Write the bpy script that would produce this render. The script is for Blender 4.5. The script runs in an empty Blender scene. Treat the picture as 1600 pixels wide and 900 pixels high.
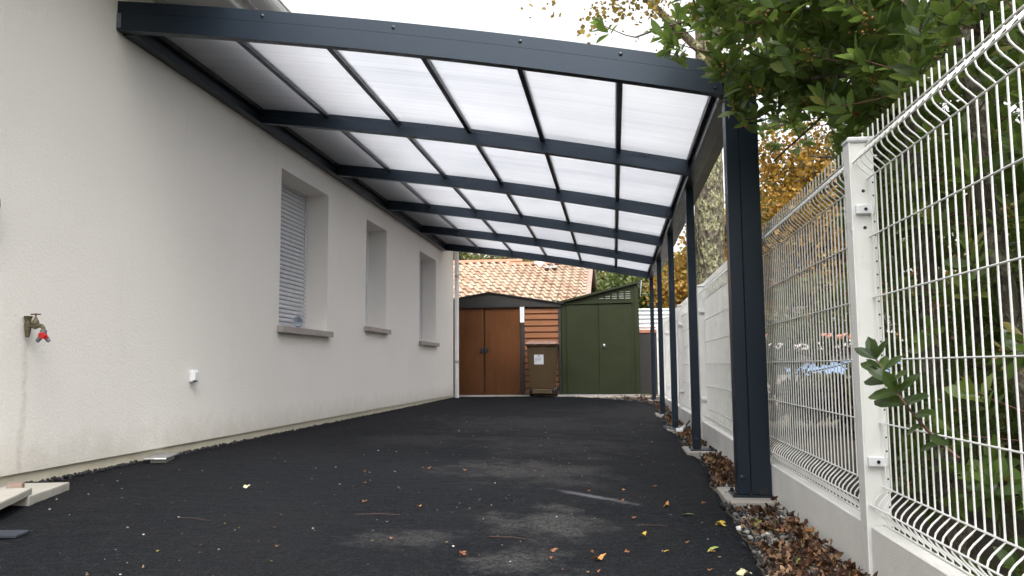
import bpy, math, random
import numpy as np
from mathutils import Vector, Matrix, noise, Quaternion

random.seed(7); rng = np.random.default_rng(7)
scene = bpy.context.scene
COL = scene.collection

# ------------------------------------------------------------------ camera
CAM = Vector((0, 0, 0.72))
YAW, PITCH, ROLL, FPX = 0.12461, 0.09754, -0.00770, 1261.5
fw = Vector((-math.sin(YAW)*math.cos(PITCH), math.cos(YAW)*math.cos(PITCH), math.sin(PITCH)))
rt = Vector((math.cos(YAW), math.sin(YAW), 0)); up = rt.cross(fw)
r2 = math.cos(ROLL)*rt + math.sin(ROLL)*up; u2 = -math.sin(ROLL)*rt + math.cos(ROLL)*up
cd = bpy.data.cameras.new('camera'); cam = bpy.data.objects.new('camera', cd); COL.objects.link(cam)
cam.matrix_world = Matrix(((r2.x, u2.x, -fw.x, CAM.x), (r2.y, u2.y, -fw.y, CAM.y), (r2.z, u2.z, -fw.z, CAM.z), (0, 0, 0, 1)))
cd.sensor_width = 36; cd.lens = FPX/1600*36; cd.clip_start = 0.05; cd.clip_end = 2000
scene.camera = cam

# ------------------------------------------------------------------ sky, sun, exposure
SUN_EL, SUN_AZ = math.radians(57), math.radians(168)      # azimuth clockwise from +Y: high, behind the camera
world = bpy.data.worlds.new('World'); scene.world = world; world.use_nodes = True
wn = world.node_tree; wn.nodes.clear()
sky = wn.nodes.new('ShaderNodeTexSky'); sky.sky_type = 'NISHITA'; sky.sun_disc = False
sky.sun_elevation = SUN_EL; sky.sun_rotation = SUN_AZ
sky.air_density = 1.6; sky.dust_density = 6.0; sky.ozone_density = 1.0; sky.altitude = 0
hsv = wn.nodes.new('ShaderNodeHueSaturation'); hsv.inputs['Saturation'].default_value = 0.10; hsv.inputs['Value'].default_value = 1.0
wb = wn.nodes.new('ShaderNodeBackground'); wb.inputs['Strength'].default_value = 0.15
wo = wn.nodes.new('ShaderNodeOutputWorld')
wn.links.new(sky.outputs[0], hsv.inputs['Color']); wn.links.new(hsv.outputs[0], wb.inputs[0]); wn.links.new(wb.outputs[0], wo.inputs[0])
sl = bpy.data.lights.new('sun', 'SUN'); sl.energy = 0.85; sl.angle = math.radians(40); sl.color = (1, 0.97, 0.93)
so = bpy.data.objects.new('sun', sl); COL.objects.link(so)
sd = Vector((math.sin(SUN_AZ)*math.cos(SUN_EL), math.cos(SUN_AZ)*math.cos(SUN_EL), math.sin(SUN_EL)))
so.rotation_euler = sd.to_track_quat('Z', 'Y').to_euler(); so.location = sd*60
vs = scene.view_settings; vs.view_transform = 'Standard'; vs.look = 'None'; vs.gamma = 1; vs.use_curve_mapping = False
vs.exposure = 1.45
try:
    scene.cycles.max_bounces = 10; scene.cycles.transparent_max_bounces = 24; scene.cycles.transmission_bounces = 8
    scene.cycles.diffuse_bounces = 5; scene.cycles.sample_clamp_indirect = 6
except Exception: pass

# ------------------------------------------------------------------ materials
class NT:
    def __init__(s, name):
        s.m = bpy.data.materials.new(name); s.m.use_nodes = True; s.t = s.m.node_tree; s.t.nodes.clear()
        s.out = s.n('ShaderNodeOutputMaterial')
    def n(s, k, **kw):
        x = s.t.nodes.new(k)
        for a, b in kw.items():
            if a.startswith('i_'): x.inputs[a[2:].replace('_', ' ')].default_value = b
            else: setattr(x, a, b)
        return x
    def l(s, a, b): s.t.links.new(a, b); return s
    def coord(s, kind='Object'): return s.n('ShaderNodeTexCoord').outputs[kind]
    def pos(s): return s.n('ShaderNodeNewGeometry').outputs['Position']
    def noise(s, vec, scale, detail=4, rough=.55, dist=0):
        x = s.n('ShaderNodeTexNoise'); x.inputs['Scale'].default_value = scale; x.inputs['Detail'].default_value = detail
        x.inputs['Roughness'].default_value = rough; x.inputs['Distortion'].default_value = dist
        if vec is not None: s.l(vec, x.inputs['Vector'])
        return x
    def ramp(s, fac, stops, interp='LINEAR'):
        x = s.n('ShaderNodeValToRGB'); cr = x.color_ramp; cr.interpolation = interp
        while len(cr.elements) < len(stops): cr.elements.new(.5)
        for e, (p, c) in zip(cr.elements, stops): e.position = p; e.color = (*c, 1) if len(c) == 3 else c
        s.l(fac, x.inputs[0]); return x.outputs[0]
    def mix(s, fac, a, b, mode='MIX'):
        x = s.n('ShaderNodeMix', data_type='RGBA', blend_type=mode)
        for v, i in ((fac, 0), (a, 6), (b, 7)):
            if hasattr(v, 'node'): s.l(v, x.inputs[i])
            elif i == 0: x.inputs[0].default_value = v
            else: x.inputs[i].default_value = (*v, 1)
        return x.outputs[2]
    def math(s, op, a, b=None, clamp=False):
        x = s.n('ShaderNodeMath', operation=op, use_clamp=clamp)
        for i, v in enumerate((a, b)):
            if v is None: continue
            if hasattr(v, 'node'): s.l(v, x.inputs[i])
            else: x.inputs[i].default_value = v
        return x.outputs[0]
    def maprange(s, v, a, b, c=0, d=1, smooth=True):
        x = s.n('ShaderNodeMapRange'); x.interpolation_type = 'SMOOTHSTEP' if smooth else 'LINEAR'
        s.l(v, x.inputs[0]); 
        for i, q in enumerate((a, b, c, d)): x.inputs[i+1].default_value = q
        return x.outputs[0]
    def bump(s, h, strength=.3, dist=.01, normal=None):
        x = s.n('ShaderNodeBump'); x.inputs['Strength'].default_value = strength; x.inputs['Distance'].default_value = dist
        s.l(h, x.inputs['Height'])
        if normal is not None: s.l(normal, x.inputs['Normal'])
        return x.outputs[0]
    def bsdf(s, color, rough=.6, normal=None, metal=0, spec=.5):
        x = s.n('ShaderNodeBsdfPrincipled')
        if hasattr(color, 'node'): s.l(color, x.inputs['Base Color'])
        else: x.inputs['Base Color'].default_value = (*color, 1)
        if hasattr(rough, 'node'): s.l(rough, x.inputs['Roughness'])
        else: x.inputs['Roughness'].default_value = rough
        x.inputs['Metallic'].default_value = metal; x.inputs['Specular IOR Level'].default_value = spec
        if normal is not None: s.l(normal, x.inputs['Normal'])
        return x.outputs[0]
    def done(s, sh): s.l(sh, s.out.inputs[0]); return s.m

def simple(name, c, rough=.55, var=.12, scale=6, bump=0, bscale=80, metal=0, spec=.5, rv=.08):
    t = NT(name); p = t.pos()
    n = t.noise(p, scale, 5)
    a = tuple(max(0, v*(1-var)) for v in c); b = tuple(v*(1+var) for v in c)
    col = t.ramp(n.outputs[0], [(.3, a), (.7, b)])
    rg = t.maprange(t.noise(p, scale*2.3, 3).outputs[0], .3, .7, max(.02, rough-rv), min(1, rough+rv))
    nm = t.bump(t.noise(p, bscale, 3).outputs[0], bump, .004) if bump else None
    return t.done(t.bsdf(col, rg, nm, metal, spec))

def mat_render():
    t = NT('render_plaster'); p = t.pos()
    big = t.noise(p, .8, 4); fine = t.noise(p, 190, 4, .7); mid = t.noise(p, 55, 3, .6)
    col = t.ramp(big.outputs[0], [(.3, (.81, .775, .725)), (.7, (.84, .805, .755))])
    sep = t.n('ShaderNodeSeparateXYZ'); t.l(p, sep.inputs[0])
    # splash dirt with a ragged edge along the foot of the wall
    h = t.math('ADD', sep.outputs[2], t.math('MULTIPLY', t.noise(p, 7, 5, .7).outputs[0], -.35))
    dirt = t.maprange(h, -.04, .26, .5, 0)
    col = t.mix(dirt, col, (.52, .46, .36))
    # rusty dribble below the tap
    yy = t.math('ADD', sep.outputs[1], t.math('MULTIPLY', t.noise(p, 4, 3).outputs[0], .05))
    d = t.math('ABSOLUTE', t.math('SUBTRACT', yy, 3.845))
    st = t.math('MULTIPLY', t.maprange(d, .0, .035, .35, 0), t.maprange(sep.outputs[2], .86, .90, 1, 0))
    st = t.math('MULTIPLY', st, t.maprange(t.noise(p, 22, 3).outputs[0], .35, .65, .3, 1))
    col = t.mix(st, col, (.42, .34, .25))
    # faint weather streaks, and drips below the sills
    mp = t.n('ShaderNodeMapping'); mp.inputs['Scale'].default_value = (1, 5.5, .35); t.l(p, mp.inputs['Vector'])
    sk = t.noise(mp.outputs[0], 1.6, 6, .7)
    col = t.mix(t.maprange(sk.outputs[0], .54, .80, 0, .15), col, (.62, .59, .54))
    col = t.mix(t.maprange(t.noise(p, 2.6, 5, .65).outputs[0], .55, .75, 0, .10), col, (.64, .61, .57))
    # pores
    sp = t.maprange(t.noise(p, 330, 2, .5).outputs[0], .25, .36, .35, 0)
    col = t.mix(sp, col, (.5, .47, .42))
    hgt = t.math('ADD', t.math('MULTIPLY', fine.outputs[0], .6), t.math('MULTIPLY', mid.outputs[0], .8))
    return t.done(t.bsdf(col, .93, t.bump(hgt, .55, .006), 0, .2))

def mat_asphalt():
    t = NT('asphalt'); p = t.pos()
    v = t.n('ShaderNodeTexVoronoi'); v.inputs['Scale'].default_value = 120; t.l(p, v.inputs['Vector'])
    v2 = t.n('ShaderNodeTexVoronoi'); v2.inputs['Scale'].default_value = 62; t.l(p, v2.inputs['Vector'])
    g = t.noise(p, 260, 3, .6); big = t.noise(p, 1.1, 5, .6)
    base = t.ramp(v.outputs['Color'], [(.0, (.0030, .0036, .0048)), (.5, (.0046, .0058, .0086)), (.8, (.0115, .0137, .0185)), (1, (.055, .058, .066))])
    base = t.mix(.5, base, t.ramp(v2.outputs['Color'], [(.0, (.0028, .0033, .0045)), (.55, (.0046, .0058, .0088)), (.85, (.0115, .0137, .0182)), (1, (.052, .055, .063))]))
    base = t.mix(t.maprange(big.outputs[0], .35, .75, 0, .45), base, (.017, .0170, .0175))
    pits = t.maprange(t.noise(p, 34, 4, .7).outputs[0], .60, .68, 0, .75)
    base = t.mix(pits, base, (.0025, .0025, .003))
    # dried sandy patches
    sep = t.n('ShaderNodeSeparateXYZ'); t.l(p, sep.inputs[0])
    wob = t.noise(p, 3.2, 6, .65); wv = t.math('ADD', t.math('MULTIPLY', t.math('SUBTRACT', wob.outputs[0], .5), 3.4), t.math('MULTIPLY', t.math('SUBTRACT', t.noise(p, 11, 5, .7).outputs[0], .5), 2.2))
    tot = None
    for (cx, cy, rx, ry, k) in [(-.60, 5.35, .48, .50, .75), (-.28, 3.62, .25, .36, .95), (-.33, 2.92, .16, .22, .85), (-.79, 3.13, .17, .16, .7), (-.50, 7.1, .70, .95, .6), (-1.7, 7.0, .45, .6, .45), (-.25, 4.9, .30, .22, .5), (-.9, 9.5, 1.2, 1.5, .5), (.1, 11.8, 1.0, 1.5, .4)]:
        a = t.math('DIVIDE', t.math('SUBTRACT', sep.outputs[0], cx), rx); b = t.math('DIVIDE', t.math('SUBTRACT', sep.outputs[1], cy), ry)
        d = t.math('ADD', t.math('SQRT', t.math('ADD', t.math('MULTIPLY', a, a), t.math('MULTIPLY', b, b))), wv)
        m = t.maprange(d, .25, 1.35, k, 0)
        tot = m if tot is None else t.math('MAXIMUM', tot, m)
    tot = t.math('MULTIPLY', tot, t.math('MULTIPLY', t.maprange(g.outputs[0], .30, .62, .35, 1), t.maprange(v2.outputs['Distance'], .25, .75, 1, .35)))
    base = t.mix(tot, base, (.080, .078, .076))
    # pale scuff of dried plaster
    a = t.math('ADD', t.math('MULTIPLY', t.math('ADD', sep.outputs[0], .10), .75), t.math('MULTIPLY', t.math('SUBTRACT', sep.outputs[1], 4.33), -.66))
    b = t.math('ADD', t.math('MULTIPLY', t.math('ADD', sep.outputs[0], .10), .66), t.math('MULTIPLY', t.math('SUBTRACT', sep.outputs[1], 4.33), .75))
    d = t.math('SQRT', t.math('ADD', t.math('POWER', t.math('DIVIDE', a, .26), 2), t.math('POWER', t.math('DIVIDE', b, .035), 2)))
    sc = t.math('MULTIPLY', t.maprange(t.math('ADD', d, t.math('MULTIPLY', wv, .7)), .0, 1.6, .75, 0), t.maprange(g.outputs[0], .3, .6, .3, 1))
    base = t.mix(sc, base, (.20, .20, .225))
    h = t.math('ADD', t.math('MULTIPLY', v2.outputs['Distance'], 1.2), t.math('ADD', v.outputs['Distance'], t.math('MULTIPLY', g.outputs[0], .5)))
    return t.done(t.bsdf(base, t.maprange(g.outputs[0], .3, .7, .62, .9), t.bump(h, 1.0, .009), 0, .11))

def mat_poly():
    t = NT('multiwall_polycarbonate'); p = t.pos()
    sep = t.n('ShaderNodeSeparateXYZ'); t.l(p, sep.inputs[0])
    w = t.math('SINE', t.math('MULTIPLY', sep.outputs[1], 2*math.pi/.016))
    streak = t.n('ShaderNodeMapping'); streak.inputs['Scale'].default_value = (.6, 22, 1); t.l(p, streak.inputs['Vector'])
    nz = t.noise(streak.outputs[0], 1, 4, .6)
    col = t.ramp(t.math('ADD', t.math('MULTIPLY', nz.outputs[0], .55), t.math('MULTIPLY', t.noise(p, .9, 5, .6).outputs[0], .45)), [(.28, (.70, .71, .745)), (.5, (.82, .825, .85)), (.72, (.90, .905, .925))])
    tr = t.n('ShaderNodeBsdfTranslucent'); t.l(col, tr.inputs['Color'])
    rfr = t.n('ShaderNodeBsdfRefraction'); rfr.inputs['IOR'].default_value = 1.32; rfr.inputs['Roughness'].default_value = .42; t.l(col, rfr.inputs['Color'])
    gl = t.n('ShaderNodeBsdfGlossy'); gl.inputs['Roughness'].default_value = .25; gl.inputs[0].default_value = (.9, .9, .9, 1)
    nm = t.bump(w, .15, .002); t.l(nm, gl.inputs['Normal']); t.l(nm, rfr.inputs['Normal'])
    m1 = t.n('ShaderNodeMixShader'); m1.inputs[0].default_value = .80; t.l(tr.outputs[0], m1.inputs[1]); t.l(rfr.outputs[0], m1.inputs[2])
    m2 = t.n('ShaderNodeMixShader'); m2.inputs[0].default_value = .04; t.l(m1.outputs[0], m2.inputs[1]); t.l(gl.outputs[0], m2.inputs[2])
    return t.done(m2.outputs[0])

def mat_leaf(name, stops, attr=True, rough=.33, trans=.42, tcol=(.30, .44, .08), spec=.5):
    t = NT(name)
    if attr:
        a = t.n('ShaderNodeAttribute'); a.attribute_name = 'rnd'; f = a.outputs['Fac']
    else:
        f = t.n('ShaderNodeObjectInfo').outputs['Random']
    c = t.ramp(f, stops)
    b = t.bsdf(c, rough, None, 0, spec)
    tr = t.n('ShaderNodeBsdfTranslucent'); t.l(t.mix(.55, c, tcol), tr.inputs['Color'])
    m = t.n('ShaderNodeMixShader'); m.inputs[0].default_value = trans; t.l(b, m.inputs[1]); t.l(tr.outputs[0], m.inputs[2])
    return t.done(m.outputs[0])

def mat_wood(name, a, b, vertical=True, rough=.5):
    t = NT(name); p = t.pos()
    mp = t.n('ShaderNodeMapping'); mp.inputs['Scale'].default_value = (30, 30, 1.2) if vertical else (1.2, 30, 30); t.l(p, mp.inputs['Vector'])
    n = t.noise(mp.outputs[0], 1.5, 5, .6, .4)
    big = t.noise(p, 1.4, 3)
    c = t.mix(t.maprange(big.outputs[0], .3, .7, 0, .5), t.ramp(n.outputs[0], [(.25, a), (.75, b)]), tuple(v*.75 for v in a))
    return t.done(t.bsdf(c, rough, t.bump(n.outputs[0], .12, .003), 0, .2))

def mat_concrete(name, a, b, st=(.2, .18, .15)):
    t = NT(name); p = t.pos()
    n = t.noise(p, 5, 6, .65); f = t.noise(p, 140, 3)
    c = t.ramp(n.outputs[0], [(.3, a), (.7, b)])
    mp = t.n('ShaderNodeMapping'); mp.inputs['Scale'].default_value = (6, 6, .8); t.l(p, mp.inputs['Vector'])
    s = t.maprange(t.noise(mp.outputs[0], 1.1, 5, .7).outputs[0], .60, .76, 0, .5)
    c = t.mix(s, c, st)
    return t.done(t.bsdf(c, .9, t.bump(t.math('ADD', f.outputs[0], n.outputs[0]), .3, .004), 0, .25))

def mat_bark(name, a, b, lichen=None):
    t = NT(name); p = t.pos()
    mp = t.n('ShaderNodeMapping'); mp.inputs['Scale'].default_value = (1, 1, .35); t.l(p, mp.inputs['Vector'])
    v = t.n('ShaderNodeTexVoronoi'); v.inputs['Scale'].default_value = 26; t.l(mp.outputs[0], v.inputs['Vector'])
    n = t.noise(mp.outputs[0], 18, 6, .7)
    c = t.ramp(n.outputs[0], [(.3, a), (.7, b)])
    if lichen:
        l1 = t.maprange(t.noise(p, 7, 6, .75).outputs[0], .40, .56, 0, .92)
        l2 = t.maprange(t.noise(p, 40, 3, .7).outputs[0], .42, .58, 0, 1)
        c = t.mix(t.math('MULTIPLY', l1, l2), c, lichen)
    h = t.math('ADD', v.outputs['Distance'], n.outputs[0])
    return t.done(t.bsdf(c, .95, t.bump(h, 1.0, .06), 0, .15))

def mat_tile():
    t = NT('terracotta_tile'); r = t.n('ShaderNodeObjectInfo').outputs['Random']; p = t.pos()
    c = t.ramp(r, [(0, (.32, .20, .14)), (.2, (.37, .275, .20)), (.55, (.41, .32, .24)), (1, (.45, .375, .29))])
    c = t.mix(t.maprange(t.noise(p, 9, 5, .7).outputs[0], .45, .7, 0, .5), c, (.42, .21, .135))
    return t.done(t.bsdf(c, .85, t.bump(t.noise(p, 60, 3).outputs[0], .2, .005), 0, .25))

M = {}
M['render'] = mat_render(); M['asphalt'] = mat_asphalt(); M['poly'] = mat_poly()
M['anth'] = simple('anthracite_aluminium', (.0072, .0120, .0205), .36, .06, 1.5, 0, 300, rv=.03)
for _n in M['anth'].node_tree.nodes:
    if _n.type == 'BSDF_PRINCIPLED': _n.inputs['Specular Tint'].default_value = (.76, .88, 1.0, 1)
M['black'] = simple('black_plastic', (.012, .012, .013), .5)
M['bolt'] = simple('dark_bolt_steel', (.03, .032, .036), .35, metal=.6)
M['white'] = simple('white_powder_coat', (.78, .78, .76), .35, .04, 5)
M['pvc'] = simple('white_pvc', (.74, .75, .77), .4, .04, 5)
M['slat'] = simple('grey_white_shutter', (.62, .63, .66), .45, .04, 8)
M['gutter'] = simple('white_gutter', (.72, .72, .73), .4, .05, 4)
M['soffit'] = simple('soffit_board', (.62, .60, .57), .7, .05, 4)
M['sill'] = mat_concrete('sill_concrete', (.33, .29, .27), (.40, .36, .335), (.28, .24, .22))
M['plinth'] = mat_concrete('plinth_concrete', (.50, .46, .35), (.60, .55, .44), (.30, .27, .18))
M['conc'] = mat_concrete('fence_plate_concrete', (.66, .65, .62), (.75, .74, .71), (.40, .36, .31))
M['foot'] = mat_concrete('footing_concrete', (.25, .235, .21), (.36, .34, .31))
M['slab'] = mat_concrete('paver_concrete', (.34, .32, .28), (.43, .41, .37))
M['slate'] = mat_concrete('dark_slate', (.018, .021, .028), (.034, .040, .052), (.02, .02, .025))
M['brick'] = mat_concrete('broken_brick', (.22, .15, .12), (.32, .24, .20))
M['soil'] = simple('garden_soil', (.06, .045, .03), .95, .4, 5, .6, 40)
M['ground'] = simple('rough_grass_ground', (.07, .075, .03), .95, .4, 3, .6, 30)
M['doorbrown'] = mat_wood('brown_door_laminate', (.085, .031, .0105), (.125, .049, .017), True, .42)
M['plank'] = mat_wood('brown_cladding', (.16, .062, .025), (.26, .112, .050), False, .45)
M['charcoal'] = simple('charcoal_sheet_metal', (.020, .018, .017), .5, .1, 5)
M['green'] = simple('olive_sheet_metal', (.0215, .0265, .0115), .45, .14, 2.2, .04, 30, spec=.22)
M['louvre'] = simple('louvre_edge', (.060, .068, .045), .5)
M['bin'] = simple('brown_bin_plastic', (.085, .052, .022), .5, .12, 5, .05, 120)
M['lid'] = simple('faded_brown_lid', (.19, .095, .068), .4, .15, 6)
M['paper'] = simple('sticker_paper', (.70, .72, .74), .5, .05, 9)
M['ink'] = simple('sticker_ink', (.22, .26, .34), .6)
M['steel'] = simple('galvanised_steel', (.45, .46, .48), .35, .1, 10, metal=.85)
M['brass'] = simple('tarnished_brass', (.105, .088, .050), .6, .35, 40, .2, 200, metal=.3)
M['zinc'] = simple('zinc_grey', (.17, .18, .23), .45, .15, 30, metal=.4)
M['red'] = simple('red_plastic', (.55, .02, .02), .35, .1, 40)
M['clear'] = simple('milky_plastic', (.55, .60, .66), .2, .08, 20)
M['ridge'] = simple('ridge_terracotta', (.38, .155, .095), .8, .2, 6, .2, 60)
M['tile'] = mat_tile()
M['pink'] = simple('pink_render', (.55, .38, .33), .9, .06, 3, .2, 100)
M['greywall'] = simple('pale_neighbour_render', (.55, .56, .58), .9, .06, 2)
M['blue'] = simple('blue_tarpaulin', (.13, .20, .33), .4, .12, 4, .2, 20)
M['corr'] = simple('white_corrugated_sheet', (.70, .72, .74), .4, .05, 3)
M['bark'] = mat_bark('arbutus_bark', (.07, .055, .042), (.19, .16, .13), (.30, .29, .22))
M['barkl'] = mat_bark('lichen_bark', (.055, .042, .034), (.17, .14, .115), (.40, .41, .22))
M['barkd'] = mat_bark('dark_bark', (.03, .024, .02), (.09, .075, .06))
M['twig'] = simple('red_brown_twig', (.10, .045, .03), .7, .3, 20)
M['twigd'] = simple('dry_twig', (.055, .028, .022), .8, .3, 20)
gs = [(0, (.035, .060, .020)), (.35, (.070, .115, .030)), (.75, (.125, .185, .044)), (.93, (.19, .235, .055)), (1, (.25, .20, .07))]
M['leaf'] = mat_leaf('arbutus_leaf', gs); M['leafo'] = mat_leaf('arbutus_leaf_single', gs, False)
M['leafs'] = mat_leaf('sprig_leaf', [(0, (.022, .042, .014)), (.7, (.05, .085, .022)), (1, (.08, .125, .03))], False)
M['flower'] = mat_leaf('arbutus_flower', [(0, (.30, .13, .04)), (.6, (.42, .24, .07)), (1, (.45, .35, .13))], True, .6, .2, (.5, .3, .1))
M['autumn'] = mat_leaf('autumn_leaf', [(0, (.05, .055, .015)), (.22, (.09, .075, .015)), (.42, (.19, .105, .018)), (.65, (.30, .165, .022)), (.85, (.36, .215, .03)), (1, (.30, .25, .05))], True, .6, .35, (.40, .24, .03))
M['ochre'] = mat_leaf('ochre_leaf', [(0, (.10, .075, .015)), (.5, (.22, .16, .025)), (1, (.33, .25, .05))], True, .6, .4, (.4, .3, .04))
M['green1'] = mat_leaf('green_foliage', [(0, (.018, .032, .008)), (.5, (.05, .075, .016)), (1, (.11, .13, .03))], True, .6, .3, (.2, .25, .04))
M['green2'] = mat_leaf('olive_foliage', [(0, (.03, .04, .01)), (.5, (.075, .09, .02)), (1, (.17, .16, .04))], True, .6, .35, (.3, .28, .05))
ls = [(0, (.012, .008, .006)), (.22, (.036, .019, .013)), (.40, (.075, .034, .020)), (.54, (.115, .062, .036)), (.68, (.19, .115, .066)), (.80, (.27, .185, .11)), (.88, (.20, .075, .03)), (.95, (.34, .26, .07)), (1, (.18, .22, .05))]
M['litter'] = mat_leaf('dead_leaves', ls, True, .75, .12, (.3, .15, .05), .2)
M['stone'] = mat_leaf('gravel_stone', [(0, (.05, .05, .052)), (.6, (.13, .125, .12)), (.92, (.26, .25, .235)), (1, (.55, .54, .52))], True, .85, 0, (0, 0, 0), .2)
M['pale_stone'] = mat_leaf('pale_gravel', [(0, (.12, .10, .08)), (.5, (.32, .28, .24)), (1, (.55, .50, .44))], True, .85, 0, (0, 0, 0), .2)
M['grit'] = mat_leaf('white_grit', [(0, (.10, .10, .095)), (.6, (.24, .235, .225)), (1, (.55, .55, .53))], True, .8, 0, (0, 0, 0), .2)
M['crumb'] = simple('asphalt_crumb', (.018, .0185, .02), .85, .3, 60)
def leafmat(name, c):
    t = NT(name); p = t.pos(); n = t.noise(p, 60, 3)
    col = t.ramp(n.outputs[0], [(.3, tuple(v*.6 for v in c)), (.7, c)])
    return t.done(t.bsdf(col, .65, None, 0, .3))
LM = {k: leafmat(k+'_fallen_leaf', c) for k, c in dict(yellow=(.48, .33, .05), orange=(.42, .19, .05), brown=(.20, .085, .04), green=(.26, .32, .07), pale=(.55, .52, .32)).items()}

# ------------------------------------------------------------------ mesh helpers
class MB:
    def __init__(s): s.v = []; s.f = []
    def add(s, vs, fs):
        o = len(s.v); s.v += [tuple(q) for q in vs]; s.f += [tuple(i+o for i in f) for f in fs]; return s
    def box(s, x0, x1, y0, y1, z0, z1, bev=0):
        if bev <= 0:
            return s.add([(x0,y0,z0),(x1,y0,z0),(x1,y1,z0),(x0,y1,z0),(x0,y0,z1),(x1,y0,z1),(x1,y1,z1),(x0,y1,z1)],
                         [(0,3,2,1),(4,5,6,7),(0,1,5,4),(1,2,6,5),(2,3,7,6),(3,0,4,7)])
        b = min(bev, (x1-x0)*.45, (y1-y0)*.45, (z1-z0)*.45); V = []; idx = {}
        X = (x0, x1); Yv = (y0, y1); Zv = (z0, z1)
        for i in (0,1):
            for j in (0,1):
                for k in (0,1):
                    sx, sy, sz = (1,-1)[i], (1,-1)[j], (1,-1)[k]
                    idx[i,j,k,0] = len(V); V.append((X[i], Yv[j]+sy*b, Zv[k]+sz*b))
                    idx[i,j,k,1] = len(V); V.append((X[i]+sx*b, Yv[j], Zv[k]+sz*b))
                    idx[i,j,k,2] = len(V); V.append((X[i]+sx*b, Yv[j]+sy*b, Zv[k]))
        F = []
        for i in (0,1): F.append([idx[i,0,0,0], idx[i,1,0,0], idx[i,1,1,0], idx[i,0,1,0]][::(1 if i else -1)])
        for j in (0,1): F.append([idx[0,j,0,1], idx[1,j,0,1], idx[1,j,1,1], idx[0,j,1,1]][::(-1 if j else 1)])
        for k in (0,1): F.append([idx[0,0,k,2], idx[1,0,k,2], idx[1,1,k,2], idx[0,1,k,2]][::(1 if k else -1)])
        for j in (0,1):
            for k in (0,1): F.append([idx[0,j,k,1], idx[1,j,k,1], idx[1,j,k,2], idx[0,j,k,2]])
        for i in (0,1):
            for k in (0,1): F.append([idx[i,0,k,0], idx[i,1,k,0], idx[i,1,k,2], idx[i,0,k,2]])
        for i in (0,1):
            for j in (0,1): F.append([idx[i,j,0,0], idx[i,j,1,0], idx[i,j,1,1], idx[i,j,0,1]])
        for i in (0,1):
            for j in (0,1):
                for k in (0,1): F.append([idx[i,j,k,0], idx[i,j,k,1], idx[i,j,k,2]])
        return s.add(V, F)
    def quad(s, a, b, c, d): return s.add([a,b,c,d], [(0,1,2,3)])
    def prism(s, poly, axis, a, b):
        n = len(poly); V = []
        for w in (a, b):
            for (p, q) in poly:
                V.append({'x': (w,p,q), 'y': (p,w,q), 'z': (p,q,w)}[axis])
        F = [tuple(range(n))[::-1], tuple(range(n, 2*n))] + [(i, (i+1) % n, n+(i+1) % n, n+i) for i in range(n)]
        return s.add(V, F)
    def tube(s, pts, rad, n=6, caps=True):
        pts = [Vector(p) for p in pts]; m = len(pts)
        if not hasattr(rad, '__len__'): rad = [rad]*m
        V = []; F = []; ref = None
        for i, p in enumerate(pts):
            d = (pts[min(i+1, m-1)]-pts[max(i-1, 0)])
            if d.length < 1e-9: d = Vector((0,0,1))
            d.normalize()
            if ref is None: ref = Vector((1,0,0)) if abs(d.x) < .8 else Vector((0,1,0))
            a = (ref - d*ref.dot(d)).normalized(); ref = a; b = d.cross(a)
            for k in range(n):
                t = 2*math.pi*k/n; V.append(p+(a*math.cos(t)+b*math.sin(t))*rad[i])
        for i in range(m-1):
            for k in range(n): F.append((i*n+k, i*n+(k+1) % n, (i+1)*n+(k+1) % n, (i+1)*n+k))
        if caps: F += [tuple(range(n))[::-1], tuple(range((m-1)*n, m*n))]
        return s.add(V, F)
    def lathe(s, prof, c, n=16, axis='z'):
        V = []; F = []; m = len(prof)
        for (r, h) in prof:
            for k in range(n):
                t = 2*math.pi*k/n; a, b = r*math.cos(t), r*math.sin(t)
                q = {'z': (a,b,h), 'x': (h,a,b), 'y': (a,h,b)}[axis]; V.append((c[0]+q[0], c[1]+q[1], c[2]+q[2]))
        for i in range(m-1):
            for k in range(n): F.append((i*n+k, i*n+(k+1) % n, (i+1)*n+(k+1) % n, (i+1)*n+k))
        F += [tuple(range(n))[::-1], tuple(range((m-1)*n, m*n))]
        return s.add(V, F)
    def rot(s, ang, axis, c):
        R = Matrix.Rotation(ang, 3, axis); c = Vector(c); s.v = [tuple(R @ (Vector(q)-c)+c) for q in s.v]; return s
    def build(s, name, mat, parent=None, smooth=False, loc=None):
        me = bpy.data.meshes.new(name); o = bpy.data.objects.new(name, me); COL.objects.link(o)
        org = Vector((0,0,0))
        if parent is not None: o.parent = parent; org = wloc(parent)
        elif loc is not None: org = Vector(loc); o.location = org
        me.from_pydata([(q[0]-org.x, q[1]-org.y, q[2]-org.z) for q in s.v], [], s.f)
        fixnormals(me)
        if mat is not None: me.materials.append(mat)
        if smooth: shade(me)
        return o
import bmesh
def fixnormals(me):
    if len(me.polygons) > 4000: return
    bm = bmesh.new(); bm.from_mesh(me); bmesh.ops.recalc_face_normals(bm, faces=bm.faces); bm.to_mesh(me); bm.free()
def shade(me, ang=40):
    me.polygons.foreach_set('use_smooth', [True]*len(me.polygons))
    try: me.set_sharp_from_angle(angle=math.radians(ang))
    except Exception: pass
def wloc(o):
    v = Vector(o.location)
    while o.parent is not None: o = o.parent; v = v+Vector(o.location)
    return v
def tag(o, label=None, cat=None, group=None, kind=None):
    for k, v in (('label', label), ('category', cat), ('group', group), ('kind', kind)):
        if v: o[k] = v
    return o
def thing(name, loc, label, cat, group=None):
    o = bpy.data.objects.new(name, None); o.empty_display_size = .1; COL.objects.link(o); o.location = loc
    return tag(o, label, cat, group)
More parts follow.
